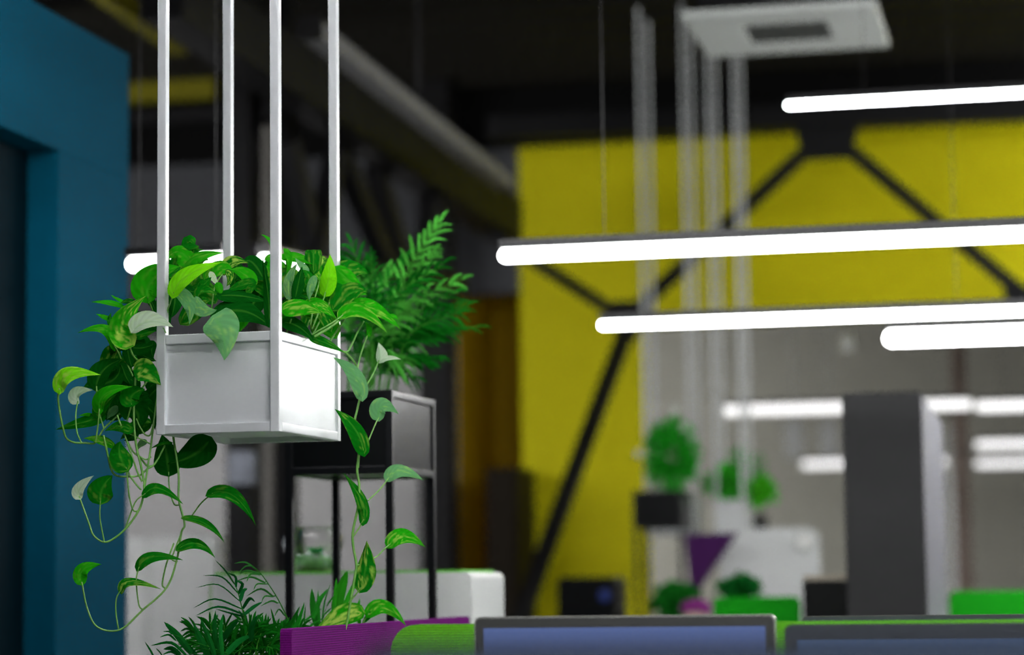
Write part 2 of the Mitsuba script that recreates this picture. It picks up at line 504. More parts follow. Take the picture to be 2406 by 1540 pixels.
# columns on the left
def column(name, px0, px1, y, mat, ztop_, label, depth=0.2):
    x0, x1 = onY(px0, 1200, y)[0], onY(px1, 1200, y)[0]
    k = thing(name, label, 'column')
    part(k, 'shaft', wbox((x0, y, 0), (x1, y + depth, ztop_), 0.01), mat)
    part(k, 'base_plate', wbox((x0 - 0.06, y - 0.06, 0), (x1 + 0.06, y + depth + 0.06, 0.02), 0.003), mat)
    part(k, 'head_plate', wbox((x0 - 0.04, y - 0.04, ztop_ - 0.02), (x1 + 0.04, y + depth + 0.04, ztop_), 0.003), mat)
    return k


column('steel_column', 530, 590, 12.5, 'steel_black', ZC, 'black steel column behind the white planter, carrying a grey notice')
column('steel_column', 592, 640, 13.2, 'pillar_grey', 3.9, 'grey pillar just right of the black column with the notice')
column('steel_column', 642, 684, 12.9, 'steel_black', ZC, 'black steel column behind the left leg of the black plant stand', 0.14)
column('steel_column', 985, 1062, 16.75, 'steel_black', ZC, 'wide black steel column right of the black plant stand')
a = onY(538, 1062, 12.46)
b = onY(598, 1138, 12.46)
single('notice', wbox((a[0], 12.44, b[2]), (b[0], 12.49, a[2]), 0.004), 'notice_grey', 'small grey mottled notice fixed to the black column below the white planter', 'notice')

# beams at the top left
a, b = onY(200, 218, 16.2), onY(505, 215, 16.2)
single('yellow_beam', bar((a[0], 16.2, a[2]), (b[0], 16.2, a[2]), 0.10, 0.19, 0.08), 'olive_paint', 'short horizontal yellow beam between the teal wall and the black column', 'beam')
single('black_beam', bar((a[0] - 2, 16.3, onY(400, 272, 16.3)[2]), (b[0] + 0.5, 16.3, onY(400, 272, 16.3)[2]), 0.10, 0.10, 0.08), 'steel_black', 'black horizontal beam right under the yellow beam', 'beam')
single('yellow_beam', bar(P(215, -40, 12.0), P(420, 110, 15.4), 0.10, 0.10, 0.08), 'olive_paint', 'slanting yellow beam running into depth in the dark top left corner', 'beam')
single('grey_beam', bar(P(360, -30, 11.5), P(520, 120, 14.5), 0.12, 0.10, 0.08), 'steel_grey', 'slanting dark grey beam right of the slanting yellow beam', 'beam')

# ceiling cassette
ac = thing('air_conditioner', 'white square ceiling air conditioner with a dark grille', 'air conditioner')
c0 = onZ(1616, 44, 3.9)
wA, yawA = 0.86, 0.0
MA = frame(c0, yawA)
part(ac, 'body', lbox(MA, (0.03, 0.03, 0.03), (wA - .03, wA - .03, 0.26), 0.02), 'steel_black')
part(ac, 'panel', cat([lbox(MA, (-0.03, -0.03, 0), (wA + .03, wA * .27, 0.035), 0.01), lbox(MA, (-0.03, wA * .73, 0), (wA + .03, wA + .03, 0.035), 0.01),
                       lbox(MA, (-0.03, wA * .25, 0), (wA * .27, wA * .75, 0.035), 0.01), lbox(MA, (wA * .73, wA * .25, 0), (wA + .03, wA * .75, 0.035), 0.01)]), 'cassette_white')
gr = part(ac, 'grille', lbox(MA, (wA * .26, wA * .26, 0.012), (wA * .74, wA * .74, 0.03), 0.004), 'cassette_grille', label='dark intake grille')
for i in range(7):
    yy = wA * (.29 + .07 * i)
    part(gr, 'slat', lbox(MA, (wA * .27, yy, 0.004), (wA * .73, yy + 0.018, 0.014), 0.003), 'cassette_grille')
for (u, v) in ((0.1, 0.1), (0.9, 0.1), (0.1, 0.9), (0.9, 0.9)):
    q = (MA @ np.array([u * wA, v * wA, 0.28, 1]))[:3]
    part(ac, 'hanger', tube([q, [q[0], q[1], ZC]], 0.006, sides=6), 'steel_grey')

# ------------------------------------------------------------------ planters
def hanging_planter(corner, yaw, W, D, H, t, zt, label, mat, soil=True):
    """corner: front left bottom of the frame; tubes of size t"""
    k = thing('hanging_planter', label, 'planter')
    M = frame(corner, yaw)
    X = lambda x, y, z: (M @ np.array([x, y, z, 1]))[:3]
    e = t / 2
    for (x, y) in ((e, e), (W - e, e), (e, D - e), (W - e, D - e)):
        part(k, 'post', bar(X(x, y, 0), X(x, y, zt - corner[2]), t, t, 0.14, up=M[:3, 1]), mat)
    for z in (e, H - e):
        for (p, q) in (((t, e), (W - t, e)), ((t, D - e), (W - t, D - e)), ((e, t), (e, D - t)), ((W - e, t), (W - e, D - t))):
            part(k, 'rail', bar(X(*p, z), X(*q, z), t * .96, t, 0.14), mat)
    s = 0.006
    part(k, 'panel', lbox(M, (t * .5, e - .0, t * .6), (W - t * .5, e + .004, H - t * .6), 0.001), mat)
    part(k, 'panel', lbox(M, (t * .5, D - e - .004, t * .6), (W - t * .5, D - e, H - t * .6), 0.001), mat)
    part(k, 'panel', lbox(M, (e, t * .5, t * .6), (e + .004, D - t * .5, H - t * .6), 0.001), mat)
    part(k, 'panel', lbox(M, (W - e + .002, t * .5, t * .6), (W - e + .006, D - t * .5, H - t * .6), 0.001), mat)
    part(k, 'bottom', lbox(M, (t * .6, t * .6, t * .6), (W - t * .6, D - t * .6, t * .6 + .004), 0.001), mat)
    part(k, 'soil', lbox(M, (t * .7, t * .7, H * .6), (W - t * .7, D - t * .7, H * .9), 0.004), 'soil', label='dark potting soil')
    return k, M


def plant_stand(corner, yaw, W, D, H, t, label, mat_f, mat_p):
    """black plant stand: a box on four thin legs that reach the floor; corner: front left bottom of the box"""
    k = thing('plant_stand', label, 'plant stand')
    M = frame(corner, yaw)
    X = lambda x, y, z: (M @ np.array([x, y, z, 1]))[:3]
    e = t / 2
    for (x, y) in ((e, e), (W - e, e), (e, D - e), (W - e, D - e)):
        part(k, 'leg', bar(X(x, y, -corner[2]), X(x, y, H), t, t, 0.14, up=M[:3, 1]), mat_f)
    for z in (e, H - e):
        for (p, q) in (((t, e), (W - t, e)), ((t, D - e), (W - t, D - e)), ((e, t), (e, D - t)), ((W - e, t), (W - e, D - t))):
            part(k, 'rail', bar(X(*p, z), X(*q, z), t * .96, t, 0.14), mat_f)
    for lo, hi in (((t * .5, e, t * .6), (W - t * .5, e + .004, H - t * .6)), ((t * .5, D - e, t * .6), (W - t * .5, D - e + .004, H - t * .6)),
                   ((e, t * .5, t * .6), (e + .004, D - t * .5, H - t * .6)), ((W - e, t * .5, t * .6), (W - e + .004, D - t * .5, H - t * .6))):
        part(k, 'panel', lbox(M, lo, hi, 0.001), mat_p)
    part(k, 'bottom', lbox(M, (t * .6, t * .6, t * .2), (W - t * .6, D - t * .6, t * .5), 0.001), mat_p)
    part(k, 'soil', lbox(M, (t * .7, t * .7, H * .6), (W - t * .7, D - t * .7, H * .9), 0.004), 'soil', label='dark potting soil')
    return k, M


YP = math.radians(2.5)      # the planters stand turned a little against the room
DW = 5.5
cw = P(366, 1022, DW)
dWx = P(668, 1022, DW)
Wp = np.linalg.norm(dWx - cw) / math.cos(YAW + YP) * 0.985
hw_planter, MW = hanging_planter(cw, -YP + 0.0, Wp, 0.425, 0.228, 0.0222, ZC, 'white metal planter box hanging on four tall white posts, full of trailing pothos', 'white_paint')
cb = P(669, 1118, 6.5)
Wb = np.linalg.norm(P(928, 1118, 6.5) - cb) / math.cos(YAW)
bk_stand, MB_ = plant_stand(cb, -YP, Wb, 0.40, 0.222, 0.0205, 'black metal plant stand on thin legs holding a palm, right of the white hanging planter', 'black_metal', 'black_panel')

# far ones
c = P(1516, 1258, 15.0)
far1, MF1 = hanging_planter(c, 0, 0.30, 0.40, 0.225, 0.024, ZC, 'distant white hanging planter half hidden by the black stand in front of the yellow wall', 'white_far')
c = P(1680, 1262, 15.0)
far2, MF2 = hanging_planter(c, 0, 0.19, 0.40, 0.225, 0.024, ZC, 'distant white hanging planter with trailing greenery, right of the far black stand', 'white_far')
c = P(1488, 1243, 13.9)
fst1, MS1 = plant_stand(c, 0, 0.285, 0.40, 0.215, 0.022, 'distant black plant stand with a bushy plant in front of the yellow wall', 'black_metal', 'black_panel')
c = P(1690, 1280, 16.3)
fst2, MS2 = plant_stand(c, 0, 0.285, 0.36, 0.20, 0.022, 'distant black plant stand right behind the far white planter', 'black_metal', 'black_panel')


# ------------------------------------------------------------------ leaves
TINT = {0: (0.003, 0.085, 0.006), 1: (0.004, 0.155, 0.006), 2: (0.015, 0.32, 0.005), 3: (0.17, 0.66, 0.008), 4: (0.11, 0.32, 0.12), 5: (0.50, 0.64, 0.46)}  # leaf greens; the darkest also carries shade, the greyish one a whitish sheen
CROPS = {'A': (300, 560, 5.133), 'B': (160, 660, 5.923), 'C': (100, 840, 5.133), 'D': (560, 540, 5.133), 'E': (700, 580, 5.133),
         'F': (100, 1000, 2.852), 'G': (640, 1000, 2.852), 'H': (560, 500, 2.567), 'K': (330, 1300, 6.015), 'Q': (640, 1340, 6.683)}


def cpx(tag, x, y):
    ox, oy, s = CROPS[tag]
    return ox + x / s, oy + y / s


def leaf_mesh(b, m, t, wl, wr, d, dtip, tint, seed, flip=1, var=0.0, nt=22, ns=13, ex=(0.46, 1.05)):
    """a heart-shaped blade. b, m, t: base, middle and tip of the midrib; wl, wr: how wide the halves look; d: distance"""
    b, m, t = (np.array(q, float) for q in (b, m, t))
    ctl = 2 * m - 0.5 * (b + t)
    L = np.linalg.norm(m - b) + np.linalg.norm(t - m)
    rr = np.random.default_rng(seed)
    ph = rr.uniform(0, 6.28, 3)
    verts, cols = [], []
    mpp = d / FPX
    Wt = max(0.34 * L, wl * 1.05, wr * 1.05)
    tans = []
    for w in (wl, wr):
        kk = min(1.0, w / Wt)
        tans.append(min(2.2, math.sqrt(max(0, 1 - kk * kk)) / max(kk, 1e-3)))
    base = np.array(TINT[tint])
    for i in range(nt):
        u = i / (nt - 1)
        q = (1 - u) ** 2 * b + 2 * u * (1 - u) * ctl + u * u * t
        tg = 2 * (1 - u) * (ctl - b) + 2 * u * (t - ctl)
        tg /= np.linalg.norm(tg) + 1e-9
        n = np.array([tg[1], -tg[0]])            # to the left of the way from base to tip, image y down
        um = ex[0] / (ex[0] + ex[1])
        pr = (u ** ex[0]) * ((1 - u) ** ex[1]) / (um ** ex[0] * (1 - um) ** ex[1])
        for j in range(ns):
            s = -1 + 2 * j / (ns - 1)
            w, tn = (wl, tans[0]) if s > 0 else (wr, tans[1])
            nn = n * (1 if s > 0 else -1)
            a = abs(s)
            lobe = -0.13 * a * (1 - u) ** 5 * L
            edge = 1 + 0.03 * math.sin(9 * u + ph[0] + 3 * s)
            p2 = q + nn * (a * w * pr * edge) + tg * lobe
            away = -nn[1] if abs(nn[1]) > 0.15 else 0.15      # the upper half leans away
            sg = flip * (1 if away > 0 else -1) * min(1, 0.35 + abs(away))
            dd = mpp * (sg * tn * a * w * pr * 0.8 + 0.22 * a * a * w * pr + 0.05 * L * math.sin(5 * u + ph[1]) * a) + dtip * u * u
            verts.append(P(p2[0], p2[1], d + dd))
            vn = math.sin(38 * (u - 0.35 * a) + ph[2])
            c = base * (1 + 0.10 * vn * (0.3 + a))
            if a < 0.09:
                c = c * 0.72 + np.array([0.10, 0.40, 0.04]) * 0.28
            if var > 0 and tint > 0:
                nz = meshkit.fbm(np.array([[u * 5 + seed, (s + 2) * 7 - u * 3, seed * 0.37]]), 3)[0]
                k = np.clip((nz - 0.60 + 0.12 * var) / 0.10, 0, 1) * var
                c = c * (1 - k) + np.array([0.42, 0.62, 0.10]) * k
            cols.append(np.clip(c, 0.002, 0.9))
    f = []
    for i in range(nt - 1):
        for j in range(ns - 1):
            A, B, C, D = i * ns + j, i * ns + j + 1, (i + 1) * ns + j + 1, (i + 1) * ns + j
            f += [(A, B, C), (A, C, D)]
    return trimesh.Trimesh(np.array(verts), np.array(f), process=False), np.array(cols)


def add_leaf(parent, tag, b, m, t, wl, wr, tint, dz, var=0.35, dtip=0.0, flip=1, ex=(0.46, 1.05)):
    s = CROPS[tag][2]
    n = add_leaf.n = add_leaf.n + 1
    me, co = leaf_mesh(cpx(tag, *b), cpx(tag, *m), cpx(tag, *t), wl / s, wr / s, DW + dz, dtip, tint, n, flip, var, ex=ex)
    k = numbered(parent + '__leaf')
    scene[k] = mikit.ply(me, 'leaf', smooth=True, color=co)


add_leaf.n = 0
pothos = thing('trailing_pothos', 'pothos with long trailing vines growing out of the white hanging planter', 'plant')
# (crop, base, middle, tip, left half, right half, tint, depth against the front of the box)
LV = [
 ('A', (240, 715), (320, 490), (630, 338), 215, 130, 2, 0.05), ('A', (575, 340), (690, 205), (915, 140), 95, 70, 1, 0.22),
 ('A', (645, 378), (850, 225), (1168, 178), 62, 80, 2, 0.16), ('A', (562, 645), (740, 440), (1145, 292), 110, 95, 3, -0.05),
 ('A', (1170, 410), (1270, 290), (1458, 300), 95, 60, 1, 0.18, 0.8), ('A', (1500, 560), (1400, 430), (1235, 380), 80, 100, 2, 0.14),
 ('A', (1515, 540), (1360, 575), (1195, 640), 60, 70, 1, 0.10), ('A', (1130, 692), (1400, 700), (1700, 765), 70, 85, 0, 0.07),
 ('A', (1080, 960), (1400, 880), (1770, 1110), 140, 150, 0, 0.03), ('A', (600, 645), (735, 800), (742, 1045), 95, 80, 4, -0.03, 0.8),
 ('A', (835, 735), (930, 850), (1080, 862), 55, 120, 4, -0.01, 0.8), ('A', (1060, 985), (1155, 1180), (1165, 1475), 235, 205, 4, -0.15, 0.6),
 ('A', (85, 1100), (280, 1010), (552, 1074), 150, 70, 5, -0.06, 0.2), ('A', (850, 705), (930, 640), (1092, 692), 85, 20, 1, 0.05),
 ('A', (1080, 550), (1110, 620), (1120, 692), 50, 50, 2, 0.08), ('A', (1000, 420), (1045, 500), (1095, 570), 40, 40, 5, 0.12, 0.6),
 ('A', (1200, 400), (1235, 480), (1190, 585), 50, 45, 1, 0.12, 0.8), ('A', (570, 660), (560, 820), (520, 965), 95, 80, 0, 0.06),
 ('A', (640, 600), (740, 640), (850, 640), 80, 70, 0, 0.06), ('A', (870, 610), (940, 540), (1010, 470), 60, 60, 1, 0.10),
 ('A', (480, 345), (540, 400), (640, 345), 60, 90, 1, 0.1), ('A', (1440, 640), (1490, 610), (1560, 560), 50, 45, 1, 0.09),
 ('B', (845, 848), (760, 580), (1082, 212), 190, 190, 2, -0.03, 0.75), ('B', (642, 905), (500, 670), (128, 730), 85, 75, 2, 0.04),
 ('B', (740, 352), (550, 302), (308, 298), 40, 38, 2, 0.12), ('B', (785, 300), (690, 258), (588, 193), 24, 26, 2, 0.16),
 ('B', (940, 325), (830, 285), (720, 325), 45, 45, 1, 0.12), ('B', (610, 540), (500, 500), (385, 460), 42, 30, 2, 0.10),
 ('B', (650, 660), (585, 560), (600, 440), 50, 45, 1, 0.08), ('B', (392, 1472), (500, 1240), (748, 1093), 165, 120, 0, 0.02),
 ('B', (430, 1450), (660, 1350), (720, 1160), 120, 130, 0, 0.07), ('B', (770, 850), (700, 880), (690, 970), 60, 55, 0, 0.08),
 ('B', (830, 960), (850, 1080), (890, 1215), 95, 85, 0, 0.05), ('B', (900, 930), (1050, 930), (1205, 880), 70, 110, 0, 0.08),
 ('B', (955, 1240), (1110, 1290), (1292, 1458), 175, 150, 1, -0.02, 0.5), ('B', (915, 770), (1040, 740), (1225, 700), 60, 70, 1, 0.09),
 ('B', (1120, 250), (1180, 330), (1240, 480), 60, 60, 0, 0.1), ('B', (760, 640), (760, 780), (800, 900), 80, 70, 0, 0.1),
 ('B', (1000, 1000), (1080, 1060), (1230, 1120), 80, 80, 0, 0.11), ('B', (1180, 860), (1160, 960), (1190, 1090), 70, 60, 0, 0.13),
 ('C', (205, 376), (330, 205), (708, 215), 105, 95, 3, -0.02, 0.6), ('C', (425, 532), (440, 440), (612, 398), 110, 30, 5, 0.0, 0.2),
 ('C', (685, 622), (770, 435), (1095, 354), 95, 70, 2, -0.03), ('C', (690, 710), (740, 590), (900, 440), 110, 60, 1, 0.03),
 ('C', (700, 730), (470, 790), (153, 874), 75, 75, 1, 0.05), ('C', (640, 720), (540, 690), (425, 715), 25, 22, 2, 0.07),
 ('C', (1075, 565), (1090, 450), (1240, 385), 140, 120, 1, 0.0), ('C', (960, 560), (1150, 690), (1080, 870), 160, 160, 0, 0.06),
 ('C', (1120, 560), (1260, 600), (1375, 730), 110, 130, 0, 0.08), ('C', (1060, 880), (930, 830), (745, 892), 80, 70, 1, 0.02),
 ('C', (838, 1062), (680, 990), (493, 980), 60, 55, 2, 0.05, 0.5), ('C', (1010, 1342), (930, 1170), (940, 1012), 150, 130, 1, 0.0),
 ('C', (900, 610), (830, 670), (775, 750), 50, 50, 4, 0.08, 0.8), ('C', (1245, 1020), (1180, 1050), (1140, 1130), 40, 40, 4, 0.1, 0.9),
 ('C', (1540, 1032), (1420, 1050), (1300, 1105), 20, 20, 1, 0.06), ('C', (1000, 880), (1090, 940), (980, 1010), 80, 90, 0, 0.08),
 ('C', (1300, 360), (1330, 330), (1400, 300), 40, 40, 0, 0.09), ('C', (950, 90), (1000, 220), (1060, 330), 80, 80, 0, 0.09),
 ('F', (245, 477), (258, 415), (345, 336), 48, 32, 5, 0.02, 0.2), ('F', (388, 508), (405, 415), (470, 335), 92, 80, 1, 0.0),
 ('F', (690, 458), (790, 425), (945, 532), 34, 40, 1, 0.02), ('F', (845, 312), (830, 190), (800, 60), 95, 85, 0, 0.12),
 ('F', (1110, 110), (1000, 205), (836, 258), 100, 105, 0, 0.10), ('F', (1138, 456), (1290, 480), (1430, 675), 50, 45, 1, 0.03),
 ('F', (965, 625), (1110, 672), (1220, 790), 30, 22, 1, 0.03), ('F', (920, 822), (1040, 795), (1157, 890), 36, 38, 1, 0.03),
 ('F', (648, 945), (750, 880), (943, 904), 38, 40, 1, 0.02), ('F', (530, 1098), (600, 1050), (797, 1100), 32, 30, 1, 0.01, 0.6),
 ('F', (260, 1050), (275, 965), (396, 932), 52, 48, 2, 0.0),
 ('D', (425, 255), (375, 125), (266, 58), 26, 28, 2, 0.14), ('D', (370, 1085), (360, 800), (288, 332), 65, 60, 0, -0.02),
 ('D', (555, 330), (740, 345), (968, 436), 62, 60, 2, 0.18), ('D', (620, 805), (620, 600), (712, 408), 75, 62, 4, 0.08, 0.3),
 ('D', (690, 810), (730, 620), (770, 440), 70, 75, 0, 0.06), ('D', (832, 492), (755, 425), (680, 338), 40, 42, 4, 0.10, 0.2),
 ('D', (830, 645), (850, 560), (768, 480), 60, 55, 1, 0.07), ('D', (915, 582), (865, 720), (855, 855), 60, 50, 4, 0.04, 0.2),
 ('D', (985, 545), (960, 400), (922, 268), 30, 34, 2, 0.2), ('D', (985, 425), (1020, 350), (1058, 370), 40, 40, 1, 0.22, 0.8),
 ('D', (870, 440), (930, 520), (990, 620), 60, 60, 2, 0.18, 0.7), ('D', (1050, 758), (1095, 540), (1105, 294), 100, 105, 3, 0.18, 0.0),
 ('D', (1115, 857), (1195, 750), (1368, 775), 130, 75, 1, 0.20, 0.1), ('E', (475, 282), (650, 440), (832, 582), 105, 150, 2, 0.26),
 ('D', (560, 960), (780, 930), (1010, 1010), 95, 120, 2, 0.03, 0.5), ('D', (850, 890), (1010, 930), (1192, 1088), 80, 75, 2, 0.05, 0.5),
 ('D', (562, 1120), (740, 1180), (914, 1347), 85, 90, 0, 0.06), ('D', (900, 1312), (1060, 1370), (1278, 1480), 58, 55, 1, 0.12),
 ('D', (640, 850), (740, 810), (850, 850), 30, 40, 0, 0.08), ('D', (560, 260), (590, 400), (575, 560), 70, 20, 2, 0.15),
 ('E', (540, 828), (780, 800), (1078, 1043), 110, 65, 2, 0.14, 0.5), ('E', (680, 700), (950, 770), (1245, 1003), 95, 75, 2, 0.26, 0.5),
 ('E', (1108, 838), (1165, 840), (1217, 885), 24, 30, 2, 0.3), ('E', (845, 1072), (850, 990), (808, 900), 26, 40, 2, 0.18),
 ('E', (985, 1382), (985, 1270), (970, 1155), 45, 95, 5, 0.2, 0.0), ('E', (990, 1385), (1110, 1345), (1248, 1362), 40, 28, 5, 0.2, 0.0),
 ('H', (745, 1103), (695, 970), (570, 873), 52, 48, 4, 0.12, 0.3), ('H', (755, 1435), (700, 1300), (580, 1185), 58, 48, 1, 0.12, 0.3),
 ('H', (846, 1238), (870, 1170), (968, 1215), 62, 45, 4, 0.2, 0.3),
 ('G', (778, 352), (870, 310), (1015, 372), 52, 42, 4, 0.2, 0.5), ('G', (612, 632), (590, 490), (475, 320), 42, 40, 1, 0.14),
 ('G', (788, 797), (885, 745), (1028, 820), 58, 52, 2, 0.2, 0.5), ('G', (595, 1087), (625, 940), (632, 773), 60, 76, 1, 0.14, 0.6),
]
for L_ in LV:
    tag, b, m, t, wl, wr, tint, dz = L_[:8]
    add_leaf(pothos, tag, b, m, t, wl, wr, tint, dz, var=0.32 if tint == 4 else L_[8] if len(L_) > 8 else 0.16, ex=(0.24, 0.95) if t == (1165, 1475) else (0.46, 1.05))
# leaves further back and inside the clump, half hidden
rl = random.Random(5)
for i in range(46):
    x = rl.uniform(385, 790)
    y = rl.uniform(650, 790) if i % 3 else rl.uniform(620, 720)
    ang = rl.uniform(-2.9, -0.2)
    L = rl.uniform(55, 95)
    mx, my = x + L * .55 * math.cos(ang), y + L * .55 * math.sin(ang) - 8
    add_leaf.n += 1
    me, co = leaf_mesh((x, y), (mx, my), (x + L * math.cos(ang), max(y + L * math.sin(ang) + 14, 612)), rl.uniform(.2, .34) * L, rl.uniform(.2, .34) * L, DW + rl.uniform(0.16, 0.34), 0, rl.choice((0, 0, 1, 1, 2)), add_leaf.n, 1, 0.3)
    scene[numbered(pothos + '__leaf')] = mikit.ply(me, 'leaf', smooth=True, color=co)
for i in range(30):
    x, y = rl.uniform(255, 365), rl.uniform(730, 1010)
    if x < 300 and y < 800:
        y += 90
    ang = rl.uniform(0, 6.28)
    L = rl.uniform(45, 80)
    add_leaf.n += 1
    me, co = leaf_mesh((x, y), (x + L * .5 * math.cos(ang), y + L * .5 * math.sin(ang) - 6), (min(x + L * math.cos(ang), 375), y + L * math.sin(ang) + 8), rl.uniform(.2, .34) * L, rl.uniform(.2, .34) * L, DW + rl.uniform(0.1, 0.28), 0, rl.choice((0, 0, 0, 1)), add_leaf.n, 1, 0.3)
    scene[numbered(pothos + '__leaf')] = mikit.ply(me, 'leaf', smooth=True, color=co)

